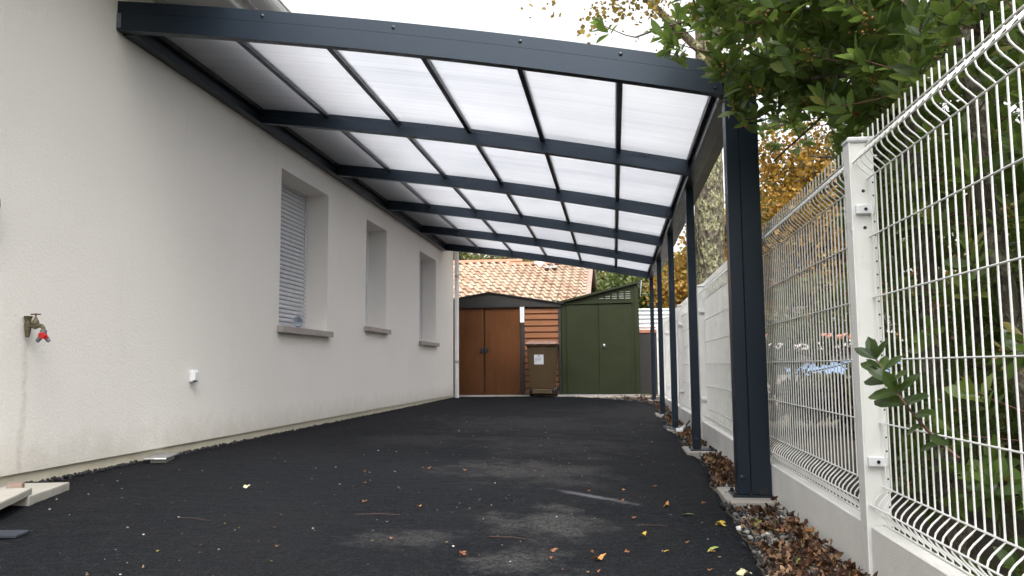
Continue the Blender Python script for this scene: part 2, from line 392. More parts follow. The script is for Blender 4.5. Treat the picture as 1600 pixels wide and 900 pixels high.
def inst(src, parent, name=None, loc=None, mat=None):
    o = src.copy(); COL.objects.link(o); o.parent = parent
    if name: o.name = name
    if loc is not None: o.location = loc
    if mat is not None: o.matrix_basis = mat
    return o
def box(name, mat, parent, b, bev=.0): return MB().box(*b, bev=bev).build(name, M[mat] if isinstance(mat, str) else mat, parent)

def bulk(name, V, faces_per, nv, rnd, mat, parent=None, smooth=False, n_items=None):
    """V: (n, nv, 3) vertices of n alike pieces; faces_per: faces of one piece."""
    n = len(V); me = bpy.data.meshes.new(name); o = bpy.data.objects.new(name, me); COL.objects.link(o)
    org = np.array([0, 0, 0.])
    if parent is not None: o.parent = parent; org = np.array(wloc(parent))
    P = (V.reshape(-1, 3)-org)
    lens = np.array([len(f) for f in faces_per]); flat = np.concatenate([np.array(f) for f in faces_per])
    loops = (flat[None, :]+(np.arange(n)*nv)[:, None]).reshape(-1); tl = np.tile(lens, n)
    me.vertices.add(len(P)); me.vertices.foreach_set('co', P.astype(np.float32).reshape(-1))
    me.loops.add(len(loops)); me.loops.foreach_set('vertex_index', loops.astype(np.int32))
    me.polygons.add(len(tl)); me.polygons.foreach_set('loop_start', np.concatenate([[0], np.cumsum(tl)[:-1]]).astype(np.int32))
    try: me.polygons.foreach_set('loop_total', tl.astype(np.int32))
    except Exception: pass
    me.update(calc_edges=True); me.validate()
    at = me.attributes.new('rnd', 'FLOAT', 'FACE'); at.data.foreach_set('value', np.repeat(rnd, len(lens)).astype(np.float32))
    if smooth: me.polygons.foreach_set('use_smooth', [True]*len(me.polygons))
    me.materials.append(mat); return o
def frames(D, N):
    """orthonormal frames with y along D and z near N: (n,3,3) columns x,y,z"""
    y = D/np.linalg.norm(D, axis=1, keepdims=True); x = np.cross(y, N); x /= np.maximum(1e-6, np.linalg.norm(x, axis=1, keepdims=True)); z = np.cross(x, y)
    return np.stack([x, y, z], axis=2)
def place(base, R, S, P): return np.einsum('nij,nvj->nvi', R, base[None]*S[:, None, :])+P[:, None, :]

# ------------------------------------------------------------------ ground
def zs(x, y):
    t = min(1, max(0, (x+3)/3.6)); far = min(1, max(0, (y-10.5)/4.6)); far = far*far*(3-2*far)
    zr = .012+(.165-.012)*far*.95
    return .150+(zr-.150)*t-.012*max(0, 1-far)*(1-t)
g = MB().quad((-160,-80,-.12), (160,-80,-.12), (160,240,-.12), (-160,240,-.12)).build('ground', M['ground']); tag(g, kind='structure')
def edge_r(y): return (.50+.16*min(1, max(0, (y-2.6)/3.5)))+.035*noise.noise((y*2.1, 3.3, 0))+.02*noise.noise((y*9, 1.3, 0)) - max(0, (y-13.2))*.55*min(1, max(0, y-13.2))
A = MB(); NX, ys = 60, []
y = -3.0
while y < 15.62: ys.append(y); y += .03 if 1.8 < y < 8 else .09
ys.append(15.62)
def edge_l(y): return -3.012+.0*y
for y in ys:
    xr = edge_r(y) if y < 15 else edge_r(15)
    for i in range(NX+1):
        u = i/NX; u = 1-(1-u)**1.0
        x = edge_l(y)+(xr-edge_l(y))*u
        z = zs(x, y)+.006*noise.noise((x*1.3, y*1.3, 0))+.004*noise.noise((x*9, y*9, 5))+.0035*noise.noise((x*38, y*38, 2))
        if i == NX: z -= .05
        elif i == NX-1: z -= .006
        if i == 0: z += .012*noise.noise((y*14, 8, 0))
        A.v.append((x, y, z))
W = NX+1
for j in range(len(ys)-1):
    for i in range(NX): A.f.append((j*W+i, j*W+i+1, (j+1)*W+i+1, (j+1)*W+i))
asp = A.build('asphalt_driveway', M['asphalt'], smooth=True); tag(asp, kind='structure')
# crumbled lip of the asphalt along the wall and along the gravel
ICO_V = []; ICO_F = []
def ico():
    bm = bmesh.new(); bmesh.ops.create_icosphere(bm, subdivisions=1, radius=1)
    v = np.array([q.co[:] for q in bm.verts]); f = [tuple(q.index for q in fc.verts) for fc in bm.faces]; bm.free(); return v, f
IV, IF = ico()
def stones(name, P, S, mat, parent=None, seed=1):
    r = np.random.default_rng(seed); n = len(P)
    V = IV[None]*(1+.22*r.standard_normal((n, len(IV), 1)))*S[:, None, :]
    a = r.uniform(0, 6.28, n); c, s = np.cos(a), np.sin(a)
    x = V[..., 0]*c[:, None]-V[..., 1]*s[:, None]; y = V[..., 0]*s[:, None]+V[..., 1]*c[:, None]
    V = np.stack([x, y, V[..., 2]], -1)+P[:, None, :]
    return bulk(name, V, IF, len(IV), r.random(n), mat, parent)
r = np.random.default_rng(3); n = 2600
yy = np.concatenate([r.uniform(3.2, 15, 1900), r.uniform(1.5, 14, 700)])
xx = np.concatenate([-2.995+np.abs(r.normal(0, .018, 1900)), np.array([edge_r(v) for v in yy[1900:]])+r.normal(0, .02, 700)])
zz = np.array([zs(a, b) for a, b in zip(xx, yy)])+r.uniform(-.004, .012, n)
sz = r.uniform(.004, .011, n); S = np.stack([sz*1.2, sz*1.1, sz], 1)
tag(stones('crumbled_edge', np.stack([xx, yy, zz], 1), S, M['crumb'], asp, 3), kind='stuff')
# strip of earth under the gravel
E_ = MB(); ys2 = np.linspace(-2, 16.6, 120)
for y in ys2:
    for u in (0, .5, 1): 
        x = (edge_r(min(y, 15))-.06)+(.86-(edge_r(min(y, 15))-.06))*u; E_.v.append((x, y, zs(.6, y)-.03+.02*noise.noise((x*6, y*6, 1))))
for j in range(len(ys2)-1):
    for i in range(2): E_.f.append((j*3+i, j*3+i+1, (j+1)*3+i+1, (j+1)*3+i))
tag(E_.build('earth_strip', M['soil']), kind='structure')
gd = MB().quad((.84,-6,-.02), (40,-6,-.02), (40,60,-.02), (.84,60,-.02)).build('garden_ground', M['soil']); tag(gd, kind='structure')
bk = MB().box(-12, 3.0, 15.5, 60, -.1, .125).build('back_yard_ground', M['ground']); tag(bk, kind='structure')

# ------------------------------------------------------------------ house
H = thing('house', (-3, 6, 0), 'long white rendered house wall with three deep windows and roller shutters', 'house')
XW = -3.002; Z0, Z1 = .203, 3.30; YA, YB = -4.0, 15.0; REV = .245
wins = [(6.975, 8.21, 1.112, 2.562), (9.555, 10.45, 1.232, 2.555), (12.31, 13.48, 1.14, 2.552)]
w = MB(); yc = [YA]
for (a, b, c, d) in wins: yc += [a, b]
yc.append(YB)
for i in range(len(yc)-1):
    a, b = yc[i], yc[i+1]
    if i % 2 == 0: w.quad((XW,a,Z0), (XW,b,Z0), (XW,b,Z1), (XW,a,Z1))
    else:
        _, _, c, d = wins[i//2]
        w.quad((XW,a,Z0), (XW,b,Z0), (XW,b,c), (XW,a,c)); w.quad((XW,a,d), (XW,b,d), (XW,b,Z1), (XW,a,Z1))
        xi = XW-REV
        w.quad((XW,a,c), (XW,a,d), (xi,a,d), (xi,a,c)); w.quad((XW,b,c), (xi,b,c), (xi,b,d), (XW,b,d))
        w.quad((XW,a,d), (XW,b,d), (xi,b,d), (xi,a,d)); w.quad((XW,a,c), (xi,a,c), (xi,b,c), (XW,b,c))
w.quad((XW,YB,Z0), (XW-7,YB,Z0), (XW-7,YB,Z1), (XW,YB,Z1)); w.quad((XW,YA,Z0), (XW,YA,Z1), (XW-7,YA,Z1), (XW-7,YA,Z0))
w.quad((XW,YA,Z0), (XW-.03,YA,Z0), (XW-.03,YB,Z0), (XW,YB,Z0))
wall = w.build('wall', M['render'], H)
box('plinth', 'plinth', H, (XW-7, XW-.014, YA+.02, YB-.02, -.1, Z0+.03))
for k, (a, b, c, d) in enumerate(wins):
    xi = XW-REV
    p = MB(); ov = .055
    p.prism([(xi+.0, c-.05), (-2.945, c-.065), (-2.945, c-.008), (xi+.0, c+.012)], 'y', a-ov+.02, b+ov)
    s = p.build('window_sill', M['sill'], H)
    if k == 1:
        fr = MB().box(xi-.06, xi, a, a+.07, c, d).box(xi-.06, xi, b-.07, b, c, d).box(xi-.06, xi, a+.07, b-.07, c, c+.08).box(xi-.06, xi, a+.07, b-.07, d-.08, d).build('window_frame', M['pvc'], H)
        MB().box(xi-.04, xi-.03, a+.07, b-.07, c+.08, d-.08).build('pane', M['clear'], fr)
    else:
        sh = MB().box(xi-.05, xi-.03, a, b, c, d).box(xi-.03, xi+.012, a, a+.045, c, d, .004).box(xi-.03, xi+.012, b-.045, b, c, d, .004).build('roller_shutter', M['slat'], H)
        pitch = .0435; nsl = int((d-c-.07)/pitch+.7)
        prof = [(xi-.028, 0), (xi-.004, .003), (xi+.002, .012), (xi+.002, .030), (xi-.004, .038), (xi-.012, .0415), (xi-.028, .0415)]
        first = None
        box('bottom_bar', 'slat', sh, (xi-.028, xi-.002, a+.046, b-.046, c+.012, c+.068), .004)
        for q in range(nsl):
            z = c+.07+q*pitch
            if first is None:
                first = MB().prism([(px, pz+z) for px, pz in prof], 'y', a+.046, b-.046).build('slat', M['slat'], sh)
            else: inst(first, sh, 'slat', (0, 0, q*pitch))
        rs = MB()
        for q in range(nsl): rs.box(xi+.0122, xi+.0135, b-.044, b-.038, c+.085+q*pitch, c+.105+q*pitch)
        rs.build('guide_notches', M['black'], sh)
# eaves
box('soffit', 'soffit', H, (XW-.2, -2.50, YA-.3, YB+.35, 3.165, 3.185))
box('fascia', 'gutter', H, (-2.50, -2.475, YA-.3, YB+.35, 3.150, 3.36), .003)
gp = []; gc = (-2.375, 3.30); gr = .085
for k in range(13): t = math.pi+math.pi*k/12; gp.append((gc[0]+gr*math.cos(t), gc[1]+gr*1.05*math.sin(t)))
for k in range(12, -1, -1): t = math.pi+math.pi*k/12; gp.append((gc[0]+(gr-.006)*math.cos(t), gc[1]+(gr-.006)*1.05*math.sin(t)))
gut = MB()
n = 13
for i in range(n-1): gut.add([(gp[i][0], YA-.3, gp[i][1]), (gp[i+1][0], YA-.3, gp[i+1][1]), (gp[i+1][0], YB+.35, gp[i+1][1]), (gp[i][0], YB+.35, gp[i][1])], [(0,1,2,3)])
gut.tube([(gc[0]+gr, YA-.3, gc[1]+.004), (gc[0]+gr, YB+.35, gc[1]+.004)], .009, 8)
gut.build('roof_gutter', M['gutter'], H, True)
rf = MB().prism([(-2.44, 3.345), (-6.5, 4.60), (-10.4, 3.37), (-10.4, 3.45), (-6.5, 4.70), (-2.42, 3.43)], 'y', YA-.4, YB+.4).build('roof', M['ridge'], H)
# downpipe at the corner
D_ = thing('downpipe', (-2.95, 15.04, .12), 'pale grey rain downpipe running down the far corner of the white house', 'pipe')
MB().tube([(-2.945, 15.045, .12), (-2.945, 15.045, 3.2)], .042, 14).build('pipe', M['gutter'], D_, True)
for z in (.80, 2.42): MB().tube([(-2.945, 15.045, z), (-2.945, 15.045, z+.05)], .048, 14).build('clamp', M['steel'], D_, True)

# ------------------------------------------------------------------ carport
C_ = thing('carport', (-1.2, 9, 0), 'anthracite aluminium lean-to carport with arched rafters and milky roof panels', 'carport')
YF, SP, XR = 4.453, 1.905, .626
def zb(x): t = x+3.0; return 2.805-.115*t-.0135*t*t
def sweep(x0, x1, y0, y1, h0, h1, n=22, inset=0):
    m = MB(); xs = [x0+(x1-x0)*i/n for i in range(n+1)]
    for x in xs: m.v += [(x, y0, zb(x)+h0), (x, y1, zb(x)+h0), (x, y1, zb(x)+h1), (x, y0, zb(x)+h1)]
    for i in range(n):
        for k in range(4): m.f.append((i*4+k, i*4+(k+1) % 4, (i+1)*4+(k+1) % 4, (i+1)*4+k))
    m.f += [(0,1,2,3), tuple(n*4+k for k in (3,2,1,0))]
    return m
def shade_sweep(o): shade(o.data, 30); return o
bolt0 = None
def bolt(parent, p, axis='y', rr=.009):
    c = Vector(p)
    m = MB().lathe([(rr*1.35, 0), (rr*1.35, -.002), (rr, -.003), (rr*.9, -.007), (rr*.4, -.009)], p, 8, axis)
    return m.build('bolt', M['bolt'], parent, True)
for i in range(6):
    y = YF+SP*i
    hs = .112 if i == 0 else .084
    ra = shade_sweep(sweep(-3.0 if i == 0 else -2.94, XR, y, y+.060, 0, hs).build('rafter', M['anth'], C_))
    shade_sweep(sweep(-3.0 if i == 0 else -2.94, XR+ (.03 if i == 0 else 0), y+.0025, y+.0575, hs+.0025, .186).build('cover_strip', M['anth'], ra))
    shade_sweep(sweep(-3.0 if i == 0 else -2.94, XR, y+.006, y+.054, hs-.004, hs+.006).build('seam', M['black'], ra))
    for x in ((-2.06, -1.25, -.50, .07, .42) if i == 0 else (-2.55, -1.49, .28)): bolt(ra, (x, y+.0025, zb(x)+(.15 if i == 0 else .100)))
    bolt(ra, (.585, y, zb(.585)+.03), rr=.005)
    for dz in (.035, .075): bolt(ra, ((-2.955 if i == 0 else -2.915), y, zb(-2.93)+dz), rr=.0045)
    if i == 0:
        box('end_bracket', 'zinc', ra, (-2.999, -2.972, y-.004, y-.0005, zb(-3)+.012, zb(-3)+.105), .001)
PX = [-2.935, -2.352, -1.748, -1.140, -.537, .067, .612]
for b in range(5):
    ya, yb = YF+SP*b+.060, YF+SP*(b+1)
    for k in range(6):
        xa, xb = PX[k], PX[k+1]
        m = MB(); n = 4; t = .016
        for q in range(n+1):
            x = xa+.003+(xb-xa-.006)*q/n; z = zb(x)+.119
            m.v += [(x, ya+.001, z), (x, yb-.001, z), (x, yb-.001, z+t), (x, ya+.001, z+t)]
        for q in range(n):
            for w_ in range(4): m.f.append((q*4+w_, q*4+(w_+1) % 4, q*4+4+(w_+1) % 4, q*4+4+w_))
        m.f += [(0, 1, 2, 3), (n*4+3, n*4+2, n*4+1, n*4)]
        m.build('roof_panel', M['poly'], C_)
    for k in range(1, 6):
        x = PX[k]; z = zb(x)+.1165
        pu = MB().box(x-.017, x+.017, ya+.0005, yb-.0005, z-.030, z-.001, .003).build('purlin', M['anth'], C_)
        MB().box(x-.022, x+.022, ya+.0005, yb-.0005, z+.020, z+.030).build('glazing_bar', M['anth'], pu)
    box('edge_trim', 'black', C_, (.598, .6255, ya+.0005, yb-.0005, zb(.61)+.085, zb(.61)+.135))
    box('wall_trim', 'black', C_, (-2.939, -2.905, ya+.0005, yb-.0005, zb(-2.93)+.085, zb(-2.93)+.135))
YE = YF+SP*5+.06
wb_ = MB().box(-2.9995, -2.9405, YF+.0605, YE, 2.792, 2.985, .003).build('wall_beam', M['anth'], C_)
box('beam_lip', 'anth', wb_, (-2.9400, -2.922, YF+.0605, YE, 2.792, 2.80))
gb = MB().box(XR+.0005, .700, YF+.06, YE, zb(XR), zb(XR)+.175, .003).build('gutter_beam', M['anth'], C_)
box('inner_ledge', 'anth', gb, (.612, XR, YF+.0605, YE, zb(XR)-.002, zb(XR)+.010))
gz = zb(XR)+.075
gu = MB().box(.7005, .812, YF+.02, YE, gz, gz+.008).box(.806, .812, YF+.02, YE, gz+.0085, gz+.105).box(.7005, .7065, YF+.02, YE, gz+.0085, gz+.135).build('gutter_trough', M['anth'], gb)
cap = [(.7075, gz+.0)]+[(.76+.055*math.cos(t), gz+.06+.062*math.sin(t)) for t in np.linspace(-math.pi/2, math.pi/2, 9)]+[(.7075, gz+.122)]
MB().prism(cap, 'y', YF+.004, YF+.019).build('end_cap', M['black'], gb)
# posts
SP2 = 2.368
for i in range(5):
    y = YF+SP2*i+(.003 if i else 0); zbase = .030+ (zs(.6, y)-.012)*1.0
    if i == 0:
        p = MB().box(.634, .7015, y, y+.112, zbase+.012, zb(XR)-.002, .003).build('post', M['anth'], C_)
        MB().box(.7025, .806, y+.0015, y+.112, zbase+.012, gz-.003, .003).build('post_cover', M['anth'], p)
        MB().box(.6345, .700, y+.0004, y+.058, zb(XR)-.0015, zb(XR)+.182).build('post_head', M['anth'], p)
        pl = box('base_plate', 'anth', p, (.605, .835, y-.025, y+.17, zbase, zbase+.011), .002)
        bolt(p, (.660, y, zbase+.10), rr=.012)
        for (x, yy_) in ((.622, y-.008), (.622, y+.14), (.70, y-.014)):
            MB().lathe([(.015, 0), (.015, .004), (.010, .005), (.010, .016), (.004, .018)], (x, yy_, zbase+.011), 8).build('anchor_bolt', M['bolt'], p)
        MB().prism([(.748, zbase+.0125), (.748, zbase+.03), (.753, zbase+.042), (.763, zbase+.047), (.774, zbase+.047), (.784, zbase+.042), (.789, zbase+.03), (.789, zbase+.0125)], 'y', y-.0006, y+.0012).build('drain_hole', M['black'], p)
    else:
        p = MB().box(.628, .692, y, y+.10, zbase+.012, zb(XR)-.002, .003).build('post', M['anth'], C_)
        box('base_plate', 'anth', p, (.605, .80, y-.03, y+.15, zbase, zbase+.011), .002)
        bolt(p, (.655, y, zbase+.09), rr=.011)
        for (x, yy_) in ((.78, y-.01), (.78, y+.13), (.612, y+.13)):
            MB().lathe([(.013, 0), (.013, .004), (.009, .005), (.009, .016), (.004, .018)], (x, yy_, zbase+.011), 8).build('anchor_bolt', M['bolt'], p)
    lab = ['concrete footing under the wide front post of the carport', 'concrete footing under the second carport post from the camera', 'concrete footing under the third carport post, beside loose metal brackets',
           'concrete footing under the fourth carport post from the camera', 'concrete footing under the last carport post near the green shed'][i]
    f = MB().box(.565, .838, y-.15, y+.36, zbase-.14, zbase-.0005, .006).build('concrete_footing', M['foot'], None, loc=(.7, y+.1, zbase-.14)); tag(f, lab, 'footing', 'footings under the carport posts')

# ------------------------------------------------------------------ fence
F_ = thing('mesh_fence', (.85, 8, 0), 'white welded wire mesh fence with posts on low concrete plates beside the carport', 'fence')
FP = [2.825-2.512*1, 2.825]+[2.825+2.512*k for k in range(1, 6)]
XM = .862; WR = .0028
def fold_profile():
    P = []
    def curve(z0, z1, zc, amp=.042, nn=8):
        out = []
        for k in range(nn+1):
            z = z0+(z1-z0)*k/nn; u = (z-z0)/(z1-z0); out.append((XM-amp*(math.sin(math.pi*u)**1.2), z))
        return out
    P += [(XM, .185)]+curve(.212, .320, .27)+[(XM, .74)]+curve(1.345, 1.452, 1.40)+[(XM, 1.512)]
    return P
prof = fold_profile(); wire0 = None
for k in range(len(FP)):
    y = FP[k]
    p = MB().box(.800, .806, y-.034, y+.034, -.15, 1.466, .001).box(.806, .880, y-.028, y+.028, .0, 1.4655, .001).build('fence_post', M['white'], F_)
    MB().box(.796, .884, y-.038, y+.038, 1.4665, 1.486, .006).build('post_cap', M['pvc'], p)
    for z in (1.235, .405): 
        cl = MB().box(.812, .872, y-.046, y-.0285, z-.016, z+.016, .003).build('clip', M['pvc'], p)
        if k == 1: MB().lathe([(.006, 0), (.006, -.0012)], (.842, y-.0462, z), 8, 'y').build('clip_bolt', M['bolt'], cl)
    if k == 1:
        hm = MB()
        for q in range(26): hm.lathe([(.0032, 0), (.0032, -.0008)], (.874, y-.0283, .26+q*.0445), 6, 'y')
        for z in (1.30, 1.175): hm.lathe([(.006, 0), (.006, -.0008)], (.842, y-.0283, z), 8, 'y')
        hm.build('slot_holes', M['black'], p)
for k in range(len(FP)-1):
    ya, yb = FP[k]+.034, FP[k+1]-.034
    box('base_plate', 'conc', F_, (.812, .864, ya, yb, -.15, .200), .004)
    hz = MB(); e = .030
    for (x, z) in [(XM-.0056, .205), (XM-.042-.0054, .266), (XM-.0056, .325), (XM-.0056, .530), (XM-.0056, .735), (XM-.0056, .941), (XM-.0056, 1.145), (XM-.0056, 1.340), (XM-.042-.0054, 1.3985), (XM-.0056, 1.456)]:
        hz.tube([(x, ya-e, z), (x, yb+e, z)], WR, 6)
    pan = hz.build('mesh_panel', M['white'], F_, True)
    n = int((yb-ya+2*e)/.0500)
    ys_ = [ya-e+.012+q*.0500 for q in range(n)]
    if k <= 2:
        for yy_ in ys_:
            if k == 0 and yy_ < 1.1: continue
            if wire0 is None:
                wire0 = MB().tube([(x, 0, z) for x, z in prof], WR, 6).build('wire', M['white'], pan, True)
                base = Vector(wloc(pan)); wire0.location = (0, 0, 0)
                for v in wire0.data.vertices: v.co.y += base.y
                wire0.location = (0, yy_-base.y, 0)
            else: inst(wire0, pan, 'wire', (0, yy_-wloc(pan).y, 0))
    else:
        fm = MB()
        for yy_ in ys_: fm.tube([(x, yy_, z) for x, z in prof], WR, 5, False)
        tag(fm.build('wires', M['white'], pan, True), kind='stuff')

# ------------------------------------------------------------------ sheds at the far end
YS = 15.6
B_ = thing('brown_shed', (-2.4, YS+1, .125), 'brown wood-effect garden shed with double doors and dark low gable', 'shed')
zf = .185
box('floor_rail', 'slab', B_, (-3.9, -.99, YS-.03, YS+1.9, .10, zf))
box('shed_body', 'charcoal', B_, (-3.78, -1.02, YS+.03, YS+1.85, zf, 1.90))
for (xa, xb) in ((-3.30, -2.517), (-2.490, -1.800)):
    d = box('door', 'doorbrown', B_, (xa, xb, YS-.012, YS+.029, zf+.012, 1.875), .004)
    lk = xb-.035 if xa < -3 else xa+.035
    MB().box(lk-.035, lk+.035, YS-.035, YS-.0125, 1.00, 1.09, .005).build('lock', M['black'], d)
for (xa, xb) in ((-1.795, -1.715), (-1.055, -1.005), (-3.39, -3.31)): box('corner_post', 'charcoal', B_, (xa, xb, YS-.03, YS+.0295, zf, 1.885), .003)
for q in range(14):
    z = zf+.01+q*.1195
    MB().prism([(YS+.028, z), (YS-.004, z), (YS-.012, z+.012), (YS+.004, z+.098), (YS+.014, z+.112), (YS+.028, z+.112)], 'x', -1.714, -1.056).build('plank', M['plank'], B_)
ga = MB().prism([(-3.86, 1.80), (-3.86, 1.93), (-2.40, 2.165), (-.985, 1.935), (-.985, 1.87), (-1.80, 1.8865), (-3.31, 1.8865)], 'y', YS-.05, YS+.0275).build('gable_board', M['charcoal'], B_)
MB().prism([(-3.92, 1.935), (-2.40, 2.185), (-.95, 1.945), (-.95, 1.925), (-2.40, 2.166), (-3.92, 1.915)], 'y', YS-.08, YS+1.95).build('roof', M['charcoal'], B_)
box('head_rail', 'black', B_, (-3.31, -1.80, YS-.056, YS-.0505, 1.876, 1.925))
# thermometer
T_ = thing('thermometer', (-1.755, YS-.03, 1.58), 'long white outdoor thermometer fixed to the dark post of the brown shed', 'thermometer')
pf = [(-1.795, 1.58), (-1.715, 1.58), (-1.715, 1.90)]+[(-1.755+.04*math.cos(t), 1.90+.04*math.sin(t)) for t in np.linspace(.3, math.pi-.3, 6)]+[(-1.795, 1.90)]
MB().prism(pf, 'y', YS-.044, YS-.031).build('board', M['pvc'], T_)
tm = MB().box(-1.758, -1.752, YS-.0465, YS-.0445, 1.62, 1.89)
tm.build('tube', M['zinc'], T_)
tk = MB()
for q in range(16): tk.box(-1.785, -1.765, YS-.0455, YS-.0443, 1.63+q*.017, 1.634+q*.017); tk.box(-1.745, -1.728, YS-.0455, YS-.0443, 1.63+q*.017, 1.634+q*.017)
tk.build('scale_marks', M['ink'], T_)
# green shed
G_ = thing('green_shed', (-.25, YS+.8, .125), 'olive green metal lean-to shed with double doors and louvre vents', 'shed')
gx0, gx1 = -.985, .475
def zt(x): return 1.945+(x-gx0)*(2.30-1.945)/(gx1-gx0)
box('floor_rail', 'slab', G_, (-1.22, .50, YS-.12, YS+1.6, .08, .165))
box('base_rail', 'steel', G_, (gx0, gx1, YS-.03, YS-.0005, .166, .19))
MB().prism([(gx0, .191), (gx1, .191), (gx1, zt(gx1)), (gx0, zt(gx0))], 'y', YS, YS+1.55).build('shed_body', M['green'], G_)
for (xa, xb) in ((-.900, -.286), (-.280, .345)):
    d = box('door', 'green', G_, (xa, xb, YS-.020, YS-.001, .20, 1.905), .004)
    if xa > -.5: MB().lathe([(.010, 0), (.010, -.02), (.024, -.028), (.028, -.042), (.016, -.052)], (-.185, YS-.0205, 1.115), 12, 'y').build('handle', M['steel'], d, True)
    MB().box(xa+.03 if xa < -.5 else xb-.036, xa+.036 if xa < -.5 else xb-.03, YS-.024, YS-.0205, .24, 1.88).build('seam', M['green'], d)
box('corner_strip', 'green', G_, (gx0-.012, gx0+.06, YS-.016, YS-.0012, .192, zt(gx0)-.01), .003)
box('corner_strip', 'green', G_, (gx1-.075, gx1+.012, YS-.016, YS-.0012, .192, zt(gx1)-.06), .003)
MB().prism([(gx0+.02, 1.915), (.37, 1.93), (.37, 1.945), (gx0+.02, 1.93)], 'y', YS-.04, YS-.0015).build('door_track', M['green'], G_)
for ci, x in enumerate((.0-.22, -.10, .03, .16, .285)):
    for ri in range(1+ (ci > 0)+(ci > 1)+(ci > 2)):
        z = 2.005+ri*.042
        MB().prism([(YS-.002, z), (YS-.014, z+.004), (YS-.002, z+.024)], 'x', x-.045, x+.045).build('louvre', M['louvre'], G_)
MB().prism([(gx0-.06, zt(gx0)-.012), (gx1+.06, zt(gx1)+.012), (gx1+.06, zt(gx1)+.05), (gx0-.06, zt(gx0)+.028)], 'y', YS-.07, YS+1.62).build('roof', M['green'], G_)
MB().prism([(gx1+.0605, zt(gx1)+.05), (gx1+.085, zt(gx1)+.052), (gx1+.05, zt(gx1)-.26), (gx1+.040, zt(gx1)-.26)], 'y', YS-.06, YS-.02).build('roof_flashing', M['steel'], G_)
# wheelie bin
W_ = thing('wheelie_bin', (-1.34, 15.2, .17), 'brown wheelie bin with a white sticker standing between the two sheds', 'bin')
wz = .165; yb0 = 14.98
def ring(cx, hw, y0, y1, z): return [(cx-hw, y0, z), (cx+hw, y0, z), (cx+hw, y1, z), (cx-hw, y1, z)]
body = MB(); rings = [ring(-1.335, .215, yb0+.09, yb0+.50, wz+.14), ring(-1.335, .222, yb0+.085, yb0+.51, wz+.17), ring(-1.335, .268, yb0+.005, yb0+.60, wz+.93), ring(-1.335, .29, yb0-.015, yb0+.62, wz+.935), ring(-1.335, .29, yb0-.015, yb0+.62, wz+.965)]
for q, rg_ in enumerate(rings): body.v += rg_
for q in range(len(rings)-1):
    for k in range(4): body.f.append((q*4+k, q*4+(k+1) % 4, q*4+4+(k+1) % 4, q*4+4+k))
body.f += [(0,1,2,3), tuple(len(rings)*4-4+k for k in range(4))]
bo = body.build('body', M['bin'], W_); bv = bo.modifiers.new('bevel', 'BEVEL'); bv.width = .012; bv.segments = 2
MB().box(-1.52, -1.15, yb0+.05, yb0+.12, wz+.055, wz+.138, .008).build('foot', M['bin'], W_)
lid = MB(); lr = [ring(-1.335, .305, yb0-.03, yb0+.64, wz+.966), ring(-1.335, .305, yb0-.03, yb0+.64, wz+.985), ring(-1.335, .27, yb0+.02, yb0+.60, wz+1.03), ring(-1.335, .20, yb0+.10, yb0+.52, wz+1.045)]
for rg_ in lr: lid.v += rg_
for q in range(3):
    for k in range(4): lid.f.append((q*4+k, q*4+(k+1) % 4, q*4+4+(k+1) % 4, q*4+4+k))
lid.f += [(0,1,2,3), (12,13,14,15)]
lo = lid.build('lid', M['lid'], W_); bv = lo.modifiers.new('bevel', 'BEVEL'); bv.width = .012; bv.segments = 2
for xx_ in (-1.46, -1.22): MB().box(xx_-.03, xx_+.03, yb0-.055, yb0-.031, wz+.95, wz+.985, .006).build('lid_grip', M['lid'], lo)
for xx_ in (-1.585, -1.105):
    wh = MB().lathe([(.03, -.028), (.09, -.028), (.10, -.018), (.10, .018), (.09, .028), (.03, .028)], (xx_, yb0+.50, wz+.10), 18, 'x').build('wheel', M['black'], W_, True)
MB().tube([(-1.58, yb0+.5, wz+.10), (-1.11, yb0+.5, wz+.10)], .012, 8).build('axle', M['steel'], W_)
MB().box(-1.58, -1.53, yb0+.055, yb0+.50, wz+.04, wz+.135, .01).build('wheel_arch', M['black'], W_)
MB().box(-1.15, -1.09, yb0+.055, yb0+.50, wz+.04, wz+.135, .01).build('wheel_arch', M['black'], W_)
def yfront(z): return yb0+.085+(.005-.085)*((z-(wz+.17))/.76)
st = MB(); za, zb_ = wz+.60, wz+.78
st.add([(-1.475, yfront(za)-.003, za), (-1.300, yfront(za)-.003, za), (-1.300, yfront(zb_)-.003, zb_), (-1.475, yfront(zb_)-.003, zb_)], [(0,1,2,3)])
sk = st.build('sticker', M['paper'], W_)
ik = MB()
for (x0, x1, z0, z1) in [(-1.405, -1.375, .755, .772), (-1.425, -1.355, .735, .742), (-1.46, -1.33, .705, .710), (-1.46, -1.34, .690, .695), (-1.46, -1.36, .675, .680), (-1.468, -1.42, .650, .656)]:
    ik.add([(x0, yfront(wz+z0)-.0045, wz+z0), (x1, yfront(wz+z0)-.0045, wz+z0), (x1, yfront(wz+z1)-.0045, wz+z1), (x0, yfront(wz+z1)-.0045, wz+z1)], [(0,1,2,3)])
ik.build('printed_lines', M['ink'], sk)

# corrugated sheet and low wall beyond the green shed
K_ = thing('corrugated_screen', (1.5, 17.6, .0), 'white corrugated metal screen on a low brick wall behind the green shed', 'screen')
cm = MB(); pts = []
for q in range(41):
    z = 1.50+.45*q/40; pts.append((17.6+.022*math.sin(q/40*2*math.pi*5), z))
for (ya_, z) in pts: cm.v += [(.3, ya_, z), (7.0, ya_, z)]
for q in range(40): cm.f.append((q*2, q*2+1, q*2+3, q*2+2))
cm.build('sheet', M['corr'], K_, True)
for q in range(14):
    xq = .3+q*.24
    MB().box(xq+.005, xq+.235, 17.52, 17.70, 1.425, 1.498, .006).build('brick', M['ridge'], K_)
box('wall', 'charcoal', K_, (.3, 3.7, 17.54, 17.68, -.1, 1.42))
